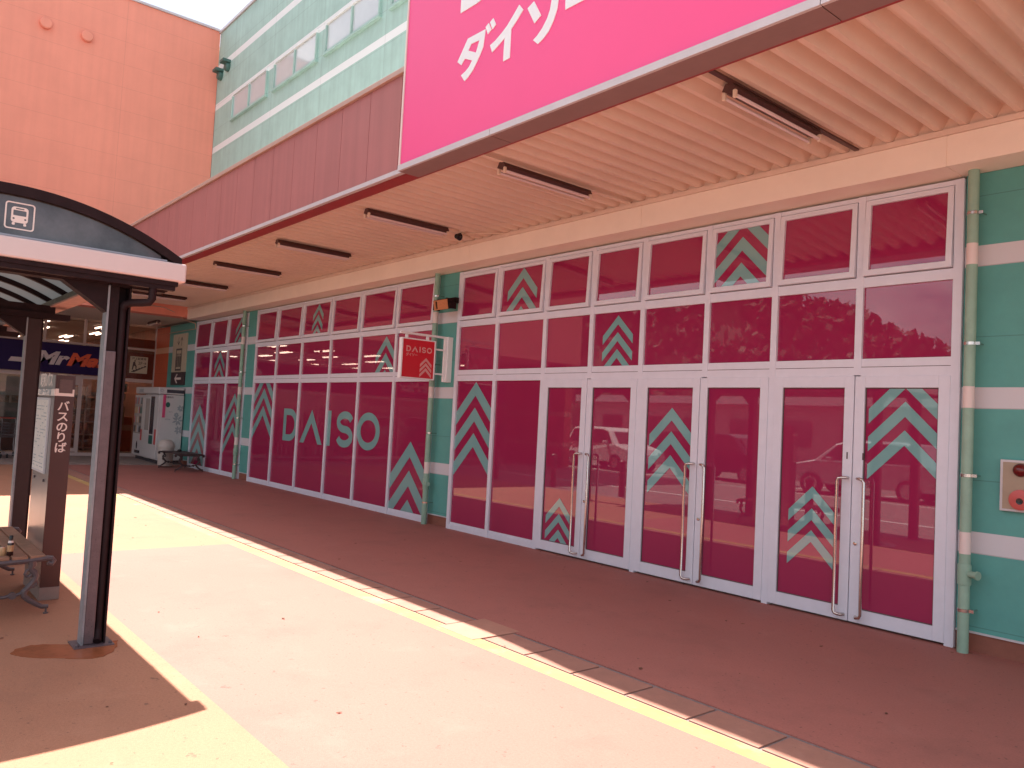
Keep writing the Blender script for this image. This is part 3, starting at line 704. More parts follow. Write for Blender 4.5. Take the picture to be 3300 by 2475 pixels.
# ------------------------------------------------------------------ orange supermarket building
om = thing('supermarket_building', 'tall orange walled supermarket with a dark recessed glass shop front', 'building', (-24, -7, 0))
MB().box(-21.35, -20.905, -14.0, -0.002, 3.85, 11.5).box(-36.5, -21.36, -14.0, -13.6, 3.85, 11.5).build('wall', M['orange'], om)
MB().box(-21.4, -20.86, -14.05, -0.03, 11.502, 11.56).build('parapet_cap', M['alub'], om)
MB().box(-24.75, -21.36, -14.0, 0.0, 3.86, 3.92).build('recess_ceiling', M['ceil'], om)
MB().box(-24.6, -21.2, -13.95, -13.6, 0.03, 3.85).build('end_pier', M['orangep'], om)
for y in (-3.97, -3.11):
    MB().lathe((-20.905, y, 10.245), [(.125, -.01), (.13, .0), (.13, .08), (.11, .10)], 28, 'x').build('vent_cap', M['orange'], om, smooth=True)
for x, z in ((-20.6, 10.22), (-20.1, 10.30)):
    MB().lathe((x, 0.0, z), [(.12, -.01), (.12, .06), (.10, .10)], 20, 'y').box(x-.13, x+.13, -.20, -.0, z+.08, z+.15).build('vent_hood', M['vgreenlid'], shop, smooth=False)
MB().box(-36.5, -21.36, -13.6, 8.0, 11.2, 11.3).box(-36.8, -36.5, -14.0, 8.0, 0, 11.3).box(-36.5, -21.36, 0.301, 0.6, 3.86, 11.199).build('roof', M['ceil'], om)  # unseen roof and walls, added to keep sun from leaking into the recess
MB().box(-20.9, 4, 0.41, 8.0, 11.2, 11.3).box(-20.9, -20.6, 0.41, 8.0, 3.8, 11.199).box(-36.5, 4, 7.0, 7.2, 0.0, 11.199).build('roof', M['ceil'], shop)  # unseen top, end and back of the shop, added against sun leaks
# glazing
XS = -24.6
g = MB()
ys = [-13.6, -11.9, -10.2, -8.5, -6.9, -5.3, -4.75, -2.88, -1.90, -0.88, 0.0]
for y in ys: g.box(XS-.08, XS+.03, y-.03, y+.03, 0.03, 3.86)
g.box(XS-.07, XS+.02, -13.6, 0.0, 2.18, 2.275); g.box(XS-.07, XS+.02, -13.6, 0, 0.03, 0.12); g.box(XS-.07, XS+.02, -13.6, 0, 3.12, 3.18)
g.box(XS-.05, XS+.022, -2.85, -1.93, 2.05, 2.179)
fr = g.build('shop_front_frame', M['shopf'], om)
for a, b in zip(ys, ys[1:]): MB().box(XS-.012, XS-.004, a+.03, b-.03, 0.12, 3.8).build('pane', M['clear'], fr)
d = MB().box(XS-.02, XS+.035, -2.82, -2.76, .14, 2.05).box(XS-.02, XS+.035, -1.97, -1.93, .14, 2.05).box(XS-.02, XS+.035, -2.76, -1.97, .14, .24).box(XS-.02, XS+.035, -2.76, -1.97, 1.99, 2.05).build('door', M['shopf'], om)
MB().box(XS+.02, XS+.07, -2.50, -2.28, 2.185, 2.265).build('door_sensor', M['socket'], om)
# interior
MB().box(-37, XS-.1, -14, .3, 3.85, 3.9).build('interior_ceiling', M['ceil'], om)
MB().box(-37, -36.8, -14, .3, 0, 3.85).box(-36.8, XS-.1, .12, .3, 0, 3.85).box(-36.8, XS-.1, -14, -13.8, 0, 3.85).build('interior_wall', M['intw'], om)
MB().box(-36.8, XS-.08, -13.8, .1, .031, .04).build('interior_floor', M['intf'], om)
MB().box(-24.75, -24.63, -1.34, -.03, 2.29, 3.45).build('orange_panel', M['orangep'], om)
MB().box(-25.3, -24.85, -1.0, -.45, .15, 1.15).build('orange_pillar', M['orangep'], om)
for y0, y1, z0, z1 in ((-3.68, -3.20, 1.62, 2.12), (-5.2, -4.8, 1.6, 2.12), (-6.6, -6.0, 1.5, 2.1), (-1.62, -1.30, 1.72, 1.82)):
    MB().box(-24.66, -24.64, y0, y1, z0, z1).build('poster', M['poster'], om)
MB().box(-24.66, -24.64, -.84, -.72, .95, 1.45).build('notice', M['label'], om)
MB().box(-24.66, -24.64, -.86, -.70, 1.88, 2.12).box(-24.66, -24.64, -.84, -.72, 1.66, 1.82).build('notice', M['signy'], om)
MB().box(-24.66, -24.64, -2.40, -2.27, 1.43, 1.48).box(-24.66, -24.64, -2.13, -2.0, 1.13, 1.17).box(-24.66, -24.64, -2.13, -2.0, 1.21, 1.24).build('door_notice', M['signy'], om)
MB().box(-24.9, -24.7, -13.5, -2.95, .15, 1.42).build('counter', M['conc'], om)
for i, y in enumerate((-12.5, -10.6, -8.7, -6.8, -4.9, -3.2, -1.2)):
    s = thing('store_shelf', 'dark goods shelf inside the supermarket, aisle %s' % ['one', 'two', 'three', 'four', 'five', 'six', 'seven'][i], 'shelf', (-30, y, 0), 'goods shelves inside the supermarket')
    if i: 
        s['label'] = 'tall shelf of goods behind the supermarket window'
    s['label'] = 'tall shelf of dark goods seen behind the supermarket window'
    m = MB()
    for z in (.1, .5, .9, 1.3, 1.7): m.box(-34, -27.2, y-.35, y+.35, z, z+.03)
    m.box(-34, -27.2, y-.02, y+.02, .04, 2.0); m.build('rack', M['shopf'], s)
    gm = MB(); rg = random.Random(i)
    for z in (.14, .54, .94, 1.34):
        xx = -34
        while xx < -27.4:
            w = rg.uniform(.15, .5); h = rg.uniform(.15, .33); gm.box(xx, min(xx+w-.02, -27.2), y-.32, y+.32, z, z+h); xx += w
    o = gm.build('goods', M['goods'], s); o['kind'] = 'stuff'
lp = None; ncl = 0
for ix, x in enumerate((-26.2, -28.8, -31.6, -34.4)):
    for y in (-12.3, -10.2, -8.1, -6.2, -4.4, -2.7, -1.1):
        y2 = y+(.4 if ix % 2 else 0)
        if lp is None:
            lp = thing('shop_ceiling_light', 'lit pair of white tubes on the supermarket ceiling', 'ceiling light', (0, 0, 0), 'lit tube lights inside the supermarket')
            MB().box(-.62, .62, -.13, .13, .03, .05).build('housing', M['socket'], lp)
            for s in (-.09, .09): MB().box(-.6, .6, s-.018, s+.018, 0, .028).build('tube', M['lit'], lp)
            lp.location = (x, y2, 3.79)
        else: copy_tree(lp, loc=(x, y2, 3.79))
# recess lamp
c = copy_tree(l0, label='short twin tube lamp in the dark recess left of the lift sign'); c.location = (-22.9, -.58, 3.83); c.rotation_euler = (0, 0, rad(90)); c.scale = (1, .75, 1)
# brand sign band
s = thing('supermarket_sign', 'long dark blue sign board with white and orange slanted letters', 'sign', (-24.5, -5, 2.3))
MB().box(XS+.032, XS+.14, -13.4, -1.36, 2.29, 3.10).build('sign_panel', M['navy'], s)
sxp = XS+.1425
o = text('lettering', 'Mr', M['logow'], s, (sxp, -3.10, 2.53), .47, 'x', .022, .002, .30, 1.32)
text('lettering', 'Max', M['logoo'], s, (sxp, -2.335, 2.53), .47, 'x', .022, .002, .30, 1.32)
m = MB(); fn = FX(sxp)
m.prism([(-3.18, 2.872), (-2.98, 2.872), (-3.03, 2.68), (-3.10, 2.60), (-3.20, 2.55), (-3.30, 2.535)], fn, -.001, .0022)
m.prism([(-3.64, 2.64), (-3.17, 2.64), (-3.22, 2.52), (-3.70, 2.52)], fn, -.001, .002)
m.build('wing_emblem', M['logow'], s)
text('lettering', 'MrMax', M['logow'], s, (sxp, -9.9, 2.515), .50, 'x', .018, .002, .30, 1.0)
# stairs sign
s = thing('stairs_sign', 'small cream sign of a figure climbing stairs towards 2F', 'sign', (-24.5, -.45, 2.7))
MB().box(-24.625, -24.58, -.685, -.205, 2.445, 2.93).build('sign_panel', M['signy'], s)
fx = FX(-24.5795); m = MB()
text('lettering', '2F→', M['signk'], s, (-24.579, -.47, 2.70), .125, 'x', .001, .001)
text('lettering', '屋上駐車場', M['signk'], s, (-24.579, -.64, 2.84), .078, 'x', .001, .001)
st = [(-.64, 2.50)]
for i in range(5): st += [(-.60+i*.075, 2.50+i*.034), (-.60+i*.075, 2.534+i*.034)]
st += [(-.24, 2.675), (-.24, 2.64)]
st = st+[(-.30, 2.62), (-.56, 2.475), (-.64, 2.475)]
m.prism(st, fx, -.0005, .001)
m.prism(arc(-.555, 2.80, .022, .022, 0, 2*math.pi, 12)[:-1], fx, -.0005, .001)
m.prism([(-.60, 2.77), (-.55, 2.775), (-.53, 2.69), (-.50, 2.65), (-.505, 2.57), (-.53, 2.57), (-.535, 2.64), (-.575, 2.66), (-.60, 2.54), (-.63, 2.54), (-.615, 2.66)], fx, -.0005, .0012)
m.build('stairs_pictogram', M['signk'], s)
# cable
tag(MB().tube([(-20.89, -1.9, 4.06), (-20.89, -.9, 4.03), (-20.92, -.6, 3.93), (-21.0, -.38, 3.80), (-21.1, -.05, 3.74), (-21.1, -.03, 3.60)], .013, 8).tube([(-21.1, -.03, 3.6), (-23.3, -.03, 3.60)], .010, 6).build('cable', M['cable'], smooth=True), 'pale loose cable running down to the mint wall in the recess corner', 'cable')

# ------------------------------------------------------------------ vending machines, bin
def vending(x0, x1, yf, z0, z1, lab, second):
    v = thing('vending_machine', lab, 'vending machine', ((x0+x1)/2, -.3, .03), 'white vending machines by the mint wall')
    MB().box(x0, x1, yf+.05, -.03, z0, z1).build('cabinet', M['vend'], v, bevel=.012)
    dd = MB().box(x0+.01, x1-.01, yf, yf+.048, z0+.03, z1-.01).build('door', M['vend'], v, bevel=.008)
    MB().box(x0+.05, x1-.05, yf+.1, -.06, .03, z0).build('base', M['vdark'], v)
    w = x1-x0; f = FY(yf)
    if not second:
        MB().prism([(x0+.05, z0+.62), (x0+w*.72, z0+.62), (x0+w*.72, z1-.08), (x0+.05, z1-.08)], f, 0, .006).build('display_window', M['vgl'], v)
        for r in range(4):
            rg = random.Random(r)
            for c_ in range(7):
                u = x0+.10+c_*(w*.62)/7; zz = z0+.66+r*.26
                MB().prism([(u, zz), (u+.055, zz), (u+.055, zz+.15), (u+.02, zz+.19), (u, zz+.15)], f, .006, .012).build('drink_sample', rg.choice([M['label'], M['vred'], M['vend'], M['vdark'], M['vgrey'], M['vgreen']]), v)
        MB().prism([(x0+w*.76, z0+.55), (x1-.06, z0+.55), (x1-.06, z1-.2), (x0+w*.76, z1-.2)], f, 0, .005).build('button_panel', M['poster'], v)
        MB().prism([(x0+w*.25, z0+.08), (x0+w*.72, z0+.08), (x0+w*.72, z0+.16), (x0+w*.25, z0+.16)], f, 0, .004).build('tray', M['vdark'], v)
        MB().prism([(x0+w*.70, z0+.45), (x0+w*.82, z0+.45), (x0+w*.82, z0+.75), (x0+w*.70, z0+.75)], f, .006, .01).build('sticker', M['vred'], v)
        MB().prism(arc(x0+w*.42, z0+.30, .06, .11, 0, 6.283, 16)[:-1], f, 0, .004).build('sticker', M['vdark'], v)
    else:
        MB().prism([(x0+.10, z0+.75), (x0+w*.38, z0+.75), (x0+w*.38, z1-.12), (x0+.10, z1-.12)], f, 0, .006).build('display_window', M['vgl'], v)
        MB().prism([(x0+w*.45, z0+.66), (x0+w*.72, z0+.66), (x0+w*.72, z1-.06), (x0+w*.45, z1-.06)], f, 0, .004).build('dark_panel', M['vdark'], v)
        MB().prism([(x0+w*.45, z0+.40), (x0+w*.72, z0+.40), (x0+w*.72, z0+.63), (x0+w*.45, z0+.63)], f, 0, .005).build('tray', M['vgreen'], v)
        MB().prism([(x0+w*.82, z0+.40), (x0+w*.93, z0+.40), (x0+w*.93, z0+.80), (x0+w*.82, z0+.80)], f, 0, .005).build('sticker', M['vred'], v)
        q = FX(x1)
        MB().prism([(-.56, z1-.60), (-.49, z1-.60), (-.49, z1), (-.56, z1)], FX(x1), .001, .01).build('banner', M['vpink'], v)
        MB().prism(arc(-.43, 1.58, .055, .07, 0, 6.283, 24)[:-1], q, 0, .003).build('round_sticker', M['vgreen'], v)
        text('lettering', '自動販売', M['vdark'], v, (x1+.002, -.50, 1.76), .05, 'x', 0, .001)
        text('lettering', 'ご案内', M['vgrey'], v, (x1+.002, -.44, 1.38), .045, 'x', 0, .001)
        text('lettering', '回収箱', M['vgrey'], v, (x1+.002, -.48, 1.18), .045, 'x', 0, .001)
        m = MB(); rg = random.Random(11)
        for cy, cz, r in ((-.16, 1.18, .15), (-.12, .92, .12), (-.10, 1.50, .10), (-.20, 1.32, .07)):
            for k in range(7):
                an = k*6.283/7+rg.uniform(-.2, .2); c0, s0 = math.cos(an), math.sin(an)
                pl = [(cy+c0*r*.15-s0*.012, cz+s0*r*.15+c0*.012), (cy+c0*r*.6-s0*.028, cz+s0*r*.6+c0*.028), (cy+c0*r, cz+s0*r), (cy+c0*r*.6+s0*.028, cz+s0*r*.6-c0*.028), (cy+c0*r*.15+s0*.012, cz+s0*r*.15-c0*.012)]
                pl = clip_poly(pl, -.65, -.035, .2, 1.8)
                if len(pl) > 2: m.prism(pl, q, 0, .002+k*.0002)
        m.build('flower_print', M['vgrey'], v)
        hd = MB().box(x0-.9, x1, yf-.02, -.03, z1+.01, z1+.19).build('header_box', M['vend'], v, bevel=.02)
        MB().prism([(-.48, z1+.05), (-.04, z1+.05), (-.04, z1+.14), (-.48, z1+.14)], q, 0, .003).build('dark_panel', M['vdark'], v)
        m = MB()
        for k in range(8):
            an = k*.785; m.prism([(-.60+math.cos(an)*.02-math.sin(an)*.008, z1+.10+math.sin(an)*.02+math.cos(an)*.008), (-.60+math.cos(an)*.075, z1+.10+math.sin(an)*.075), (-.60+math.cos(an)*.02+math.sin(an)*.008, z1+.10+math.sin(an)*.02-math.cos(an)*.008)], q, 0, .002)
        m.build('flower_print', M['vgrey'], v)
        text('lettering', 'DRINKS', M['vgrey'], v, (x0-.55, yf-.022, z1+.05), .12, 'y', .002, .001)
vending(-24.0, -22.90, -.62, .12, 1.82, 'white drinks vending machine with display window, left of its taller neighbour', False)
vending(-22.86, -21.62, -.66, .12, 1.84, 'white vending machine with grey flower print on its side and a header box', True)
b = thing('litter_bin', 'pale round litter bin with domed lid beside the vending machines', 'litter bin', (-20.95, -.60, 0))
MB().lathe((-20.95, -.60, 0), [(.165, .035), (.175, .05), (.20, .50), (.19, .505)], 28).build('body', M['bin'], b, smooth=True)
MB().lathe((-20.95, -.60, 0), [(.215, .502), (.215, .54), (.20, .57), (.17, .64), (.11, .69), (.03, .705)], 28).build('lid', M['bin'], b, smooth=True)

# ------------------------------------------------------------------ benches (long side along x, origin at the middle of the seat)
def bench(label, L=1.62, wood='wood', iron='iron'):
    b = thing('bench', label, 'bench', (0, 0, 0), 'slatted benches with cast iron ends')
    m = MB()
    for k in range(5):
        y = -.27+k*.115
        m.box(-L/2+.02, L/2-.02, y, y+.10, .405, .432)
    m.build('seat', M[wood], b, bevel=.005)
    for s in (-1, 1):
        x = s*(L/2-.03); g = MB(); T = lambda pts: [(x, a, z) for a, z in pts]
        # top rail with scrolled ends
        g.tube(T([(.305, .375), (.335, .365), (.345, .385), (.33, .405), (.30, .408), (.2, .396), (.0, .39), (-.2, .396), (-.30, .408), (-.33, .405), (-.345, .385), (-.335, .365), (-.305, .375)]), .020, 8)
        for e in (-1, 1):
            g.tube(T([(e*a, z) for a, z in ((.205, .392), (.21, .36), (.20, .335), (.225, .31), (.235, .28), (.225, .245), (.19, .20), (.165, .17), (.17, .14), (.20, .11), (.25, .075), (.29, .052), (.33, .05))]), .015, 8, rs=[.030, .026, .020, .022, .021, .020, .020, .024, .021, .020, .018, .017, .015])
            g.tube(T([(e*a, z) for a, z in ((.20, .335), (.175, .325), (.165, .30), (.18, .28), (.20, .285), (.205, .30))]), .012, 8)
            g.tube(T([(e*a, z) for a, z in ((.19, .20), (.225, .205), (.245, .23), (.235, .25))]), .011, 8)
            g.tube(T([(e*a, z) for a, z in ((.165, .165), (.13, .155), (.10, .148), (.075, .15), (.04, .142), (0, .145))]), .013, 8)
            g.lathe((x, e*.095, .15), [(.026, -.014), (.026, .014)], 12, 'x')
            g.tube(T([(e*.318, .05), (e*.318, .004)]), .007, 8).lathe((x, e*.318, 0), [(.018, 0), (.018, .008)], 10)
        g.lathe((x, 0, .145), [(.022, -.012), (.022, .012)], 12, 'x')
        g.build('leg_frame', M[iron], b, smooth=True)
    MB().tube([(-L/2+.03, 0, .145), (L/2-.03, 0, .145)], .010, 8).tube([(-L/2+.03, 0, .38), (L/2-.03, 0, .38)], .010, 8).build('stretcher', M[iron], b, smooth=True)
    return b
b1 = bench('worn brown slatted bench with cast iron legs under the bus shelter')
b1.location = (-7.50, -5.93, 0)
b2 = bench('dark slatted bench with iron legs beside the litter bin', 1.35, 'ironr', 'ironr')
b2.location = (-20.05, -.50, 0)
t = thing('cap', 'small dark cap left on the far bench', 'cap', (-20.45, -.42, .432))
MB().lathe((-20.45, -.42, .432), [(.05, 0), (.055, .02), (.04, .045), (.01, .055)], 14).box(-20.43, -20.37, -.5, -.45, .432, .44).build('crown', M['black'], t, smooth=True)
t = thing('bottle', 'dark drink bottle with pale band standing on the near bench', 'bottle', (-6.79, -5.86, .432))
MB().lathe((-6.79, -5.86, .432), [(.019, 0), (.021, .004), (.021, .085), (.014, .105), (.011, .112), (.011, .122)], 16).build('glass', M['bottle'], t, smooth=True)
MB().lathe((-6.79, -5.86, .432), [(.0135, .118), (.0135, .142), (.012, .144)], 14).build('cap', M['black'], t, smooth=True)
MB().lathe((-6.79, -5.86, .432), [(.0215, .03), (.0215, .075)], 16).build('label', M['label'], t, smooth=True)
MB().lathe((-6.79, -5.86, .432), [(.0185, .092), (.0145, .108)], 16).build('neck_band', M['kwhite'], t, smooth=True)
t = thing('drink_can', 'short tan can beside the dark bottle on the bench', 'can', (-6.80, -5.90, .432))
MB().lathe((-6.805, -5.905, .432), [(.018, 0), (.022, .006), (.022, .05), (.018, .058)], 16).build('body', M['label'], t, smooth=True)
MB().lathe((-6.805, -5.905, .432), [(.0185, .0582), (.0185, .062), (.015, .060)], 16).build('rim', M['steel'], t, smooth=True)

# ------------------------------------------------------------------ shopping carts
def cart():
    c = thing('shopping_cart', 'grey wire trolley with red handle in the row outside the supermarket', 'trolley', (0, 0, 0), 'nested shopping trolleys at the supermarket front')
    f = MB()
    for s in (-.22, .22):
        f.tube([(s, -.42, .10), (s, .35, .16), (s, .40, .30), (s, .34, .92), (s, .42, .98)], .011, 8)
    f.tube([(-.22, -.42, .10), (.22, -.42, .10)], .011, 8); f.tube([(-.22, .34, .55), (.22, .34, .55)], .009, 6)
    f.build('frame', M['cartm'], c, smooth=True)
    MB().tube([(-.24, .43, .985), (.24, .43, .985)], .017, 10).build('handle', M['carth'], c, smooth=True)
    b = MB(); P = lambda u, v, w: (u*(.17+.06*w), -.40+v*(.74+.0*w)-(1-v)*.06*w, .52+.36*w)
    for w in (0, .2, .4, .6, .8, 1):
        b.tube([P(-1, 0, w), P(1, 0, w), P(1, 1, w), P(-1, 1, w), P(-1, 0, w)], .004, 4)
    for k in range(9):
        t = k/8
        b.tube([P(-1, t, 1), P(-1, t, 0), P(1, t, 0), P(1, t, 1)], .003, 4)
    for k in range(5):
        t = -1+k*.5; b.tube([P(t, 0, 1), P(t, 0, 0), P(t, 1, 0), P(t, 1, 1)], .003, 4)
    o = b.build('basket', M['cartd'], c)
    for s in (-.22, .22):
        for y in (-.40, .33): MB().lathe((s, y, .055), [(.055, -.014), (.055, .014)], 14, 'x').build('wheel', M['tyre'], c, smooth=True)
    return c
ct = cart(); ct.location = (-23.75, -3.65, .03); ct.rotation_euler = (0, 0, rad(95))
for i, (x, y) in enumerate(((-23.72, -3.95), (-23.70, -4.25), (-23.7, -4.55), (-23.72, -4.85), (-23.7, -5.15), (-23.7, -5.45), (-23.7, -5.75))):
    copy_tree(ct, loc=(x, y, .03), rz=rad(95-4*(i % 2)))

# ------------------------------------------------------------------ bus stop pylon
kx0, kx1, ky0, ky1 = -7.86, -7.15, -5.588, -5.452
k = thing('bus_stop_pylon', 'brown and steel bus stop pylon with white Japanese lettering and timetable', 'bus stop sign', (-7.5, -5.52, 0))
MB().box(kx0+.01, kx1+.004, ky0-.004, ky1+.004, 0, .10).build('concrete_base', M['conc'], k, bevel=.004)
MB().box(kx0, kx1-.012, ky0, ky1, .10, 1.785).build('steel_body', M['ksteel'], k)
MB().box(kx1-.0118, kx1, ky0-.001, ky1+.001, .1005, 1.786).build('brown_panel', M['kbrown'], k)
MB().box(kx0+.005, kx1-.013, ky0-.006, ky0-.0005, 1.675, 1.785).build('grey_header', M['khead'], k)
K1 = FX(kx1); K2 = FY(ky0)
MB().prism([(-5.588, 1.619), (-5.454, 1.619), (-5.454, 1.675), (-5.467, 1.675), (-5.467, 1.643), (-5.564, 1.643), (-5.564, 1.676), (-5.588, 1.676)], K1, 0, .003).build('white_bracket', M['kwhite'], k)
MB().box(kx1-.0, kx1+.006, -5.562, -5.469, 1.645, 1.752).build('display', M['kdisp'], k)
MB().box(kx0+.004, kx1, ky0-.0065, ky0-.0005, 1.619, 1.672).build('white_band', M['kwhite'], k)
text('lettering', '昭和バス', M['kwhite'], k, (-7.77, ky0-.0075, 1.70), .125, 'y', .002, .001, 0, 1.05)
text('lettering', 'ミスターマックス前', M['ptext'], k, (-7.80, ky0-.0080, 1.628), .062, 'y', .001, .001, 0, .93)
for i, ch in enumerate('バスのりば'):
    text('lettering', ch, M['kwhite'], k, (kx1+.0008, -5.567, 1.506-i*.083), .088, 'x', .0016, .001)
tb = MB().box(-7.80, -7.285, ky0-.018, ky0-.001, .985, 1.60).build('timetable_case', M['alub'], k, bevel=.003)
MB().box(-7.775, -7.31, ky0-.0195, ky0-.018, 1.005, 1.582).build('timetable', M['paper'], tb)
m = MB(); rg = random.Random(5)
for r in range(20):
    z = 1.56-r*.0275; u = -7.76
    while u < -7.34:
        w = rg.uniform(.02, .12)
        if rg.random() < .6: m.box(u, min(u+w, -7.325), ky0-.0205, ky0-.0195, z-.007, z)
        u += w+.015
m.build('timetable_print', M['ptext'], tb)['kind'] = 'stuff'
MB().lathe((-7.32, ky0-.001, .93), [(.012, 0), (.012, .01)], 10, 'y').lathe((-7.72, ky0-.001, .93), [(.012, 0), (.012, .01)], 10, 'y').build('bolt', M['iron'], k)

# ------------------------------------------------------------------ bus shelter
bs = thing('bus_shelter', 'dark framed bus shelter with arched smoky roof and white bus emblem', 'bus shelter', (-7.3, -6.2, 0))
YL, YR, YC = -7.20, -5.17, -6.185
def az(y, lift=0): t = (y-YC)/((YR-YL)/2); return 2.575+lift+.285*(1-abs(t)**2.1)
for x, near in ((-5.745, True), (-8.87, False), (-11.99, False)):
    for y, s in ((-5.513, 1), (-6.907, -1)):
        P = MB()
        P.box(x-.055, x+.055, y+.060, y+.072, .012, 2.37).box(x-.055, x-.043, y-.0598, y+.0598, .012, 2.365)
        p = P.build('post', M['dark'], bs)
        MB().box(x-.055, x+.055, y-.072, y-.060, .012, 2.37).build('post_flange', M['galv'], p)
        MB().box(x-.10, x+.10, y-.118, y+.118, 0.003, .0115).build('base_plate', M['darkp'], p)
        for by in (-.098, .098):
            MB().lathe((x+.07, y+by, .0115), [(.011, 0), (.011, .010), (.006, .016)], 8).build('anchor_bolt', M['iron'], p)
        if near:
            MB().box(x-.0425, x+.052, y-.0595, y+.004, .014, 1.93).build('post_cover', M['darkp'], p, bevel=.006)
            MB().box(x-.0425, x+.046, y-.0595, y-.002, 1.932, 2.36).build('post_cover', M['dark'], p)
            MB().tube([(x+.024, y+.032, .10), (x+.024, y+.032, 2.26)], .024, 12).tube([(x+.024, y+.032, .10), (x+.04, y+.028, .05), (x+.065, y+.02, .03)], .025, 12).build('downpipe', M['dark'], p, smooth=True)
        else:
            MB().box(x-.0425, x+.052, y-.0595, y+.0595, .014, 2.36).build('post_cover', M['brownp'], p, bevel=.004)
        # haunch towards the middle of the frame
        yi = -5.585 if s > 0 else -6.835; ye = yi-.27*s
        MB().prism([(yi, 2.362), (ye, 2.362), (yi, 2.185)], lambda u, v, d: (x+d, u, v), -.05, .05).build('haunch', M['dark'], bs)
    MB().box(x-.075, x+.075, YL+.02, YR-.05, 2.370, 2.425).box(x-.055, x+.055, YL+.03, YR-.06, 2.362, 2.3698).build('cross_beam', M['dark'], bs)
    if not near:
        MB().box(x-.05, x+.05, YL+.1, YR-.18, 2.426, 2.50).build('upper_beam', M['dark'], bs)
# white end beams
for x0, x1 in ((-5.655, -5.545), (-12.19, -12.08)):
    MB().box(x0, x1, -7.26, -5.14, 2.430, 2.556).build('end_beam', M['fasw'], bs, bevel=.012)
    MB().box(x0+.01, x1-.01, -7.14, -5.27, 2.557, 2.568).build('edge_rail', M['rail'], bs)
    MB().box(x0+.03, x1-.03, -7.16, -5.20, 2.3695, 2.429).box(x0+.02, x1-.02, -7.10, -5.185, 2.40, 2.428).build('under_beam', M['dark'], bs)
def arch_strip(x0, x1, zlo, zhi, m, name, y0=YL, y1=YR, n=26):
    mb = MB()
    top = []; bot = []
    for i in range(n+1):
        y = y0+(y1-y0)*i/n; top.append((y, az(y)+zhi)); bot.append((y, az(y)+zlo))
    mb.prism(top+bot[::-1], lambda u, v, d: (d, u, v), x0, x1)
    return mb.build(name, m, bs)
arch_strip(-12.17, -5.57, .006, .014, M['poly'], 'roof_sheet')
for x in (-5.60, -12.11): arch_strip(x-.035, x+.035, -.045, .018, M['dark'], 'arch_edge')
for x in (-6.40, -7.18, -7.96, -8.74, -9.52, -10.30, -11.08): arch_strip(x-.028, x+.028, -.045, .0055, M['dark'], 'rib')
for x in (-5.604,):
    yy = [YL+.13+(YR-YL-.26)*i/24 for i in range(25)]
    MB().prism([(y, max(az(y)-.05, 2.5695)) for y in yy]+[(yy[-1], 2.569), (yy[0], 2.569)], lambda u, v, d: (d, u, v), x-.006, x+.006).build('gable_panel', M['gable'], bs)
for s, y0, y1 in ((1, -5.33, -5.245), (-1, -7.175, -7.09)):
    MB().box(-12.075, -5.66, y0, y1, 2.505, 2.60).build('gutter', M['moss'], bs)
    MB().box(-12.075, -5.66, y0-.07 if s > 0 else y0, y1 if s > 0 else y1+.07, 2.488, 2.504).build('gutter_liner', M['rust'], bs)
MB().tube([(-5.60, -5.335, 2.40), (-5.60, -5.335, 2.30), (-5.605, -5.352, 2.272), (-5.62, -5.39, 2.266), (-5.66, -5.44, 2.262), (-5.69, -5.475, 2.25), (-5.697, -5.487, 2.22)], .026, 12).build('gutter_pipe', M['dark'], bs, smooth=True)
# bus emblem on the gable panel
E_ = FX(-5.5975)
def rrect(a0, a1, b0, b1, r, n=5):
    P = math.pi; o = []
    for cx, cy, s in ((a1-r, b1-r, 0), (a0+r, b1-r, 1), (a0+r, b0+r, 2), (a1-r, b0+r, 3)):
        o += [(cx+r*math.cos(s*P/2+P/2*i/n), cy+r*math.sin(s*P/2+P/2*i/n)) for i in range(n+1)]
    return o
m = MB()
m.prism(rrect(-6.205, -6.048, 2.610, 2.776, .018), E_, -.001, .002, [rrect(-6.197, -6.056, 2.618, 2.768, .012)])
m.prism(rrect(-6.172, -6.083, 2.652, 2.748, .018), E_, -.001, .002, [rrect(-6.162, -6.093, 2.695, 2.728, .004), rrect(-6.150, -6.105, 2.734, 2.741, .003), arc(-6.158, 2.676, .006, .006, 0, 6.283, 10)[:-1], arc(-6.097, 2.676, .006, .006, 0, 6.283, 10)[:-1]])
m.prism(rrect(-6.165, -6.150, 2.636, 2.651, .004), E_, -.001, .002); m.prism(rrect(-6.105, -6.090, 2.636, 2.651, .004), E_, -.001, .002)
m.build('bus_emblem', M['kwhite'], bs)

# ------------------------------------------------------------------ what the glass mirrors: car park, bollards, far building, wooded hill
bo = None
for i in range(12):
    x = 4-2.35*i
    if bo is None:
        bo = thing('bollard', 'brown round bollard in the row along the car park kerb', 'bollard', (0, 0, 0), 'bollards along the car park kerb')
        MB().lathe((0, 0, 0), [(.075, 0), (.075, .78)], 18).build('shaft', M['bollard'], bo, smooth=True)
        MB().lathe((0, 0, 0), [(.082, .781), (.082, .81), (.06, .835), (.01, .85)], 18).build('cap', M['bollard'], bo, smooth=True)
        o = bo
    else: o = copy_tree(bo)
    o.location = (x, -7.15, 0)
m = MB()
for i in range(22): m.box(-34+i*2.6, -34+i*2.6+.12, -19.2, -14.2, -.011, -.004)
m.box(-36, 22, -14.2, -14.08, -.011, -.004).box(-36, 22, -9.4, -9.25, -.011, -.004)
tag(m.build('parking_markings', M['wpaint']), kind='structure')
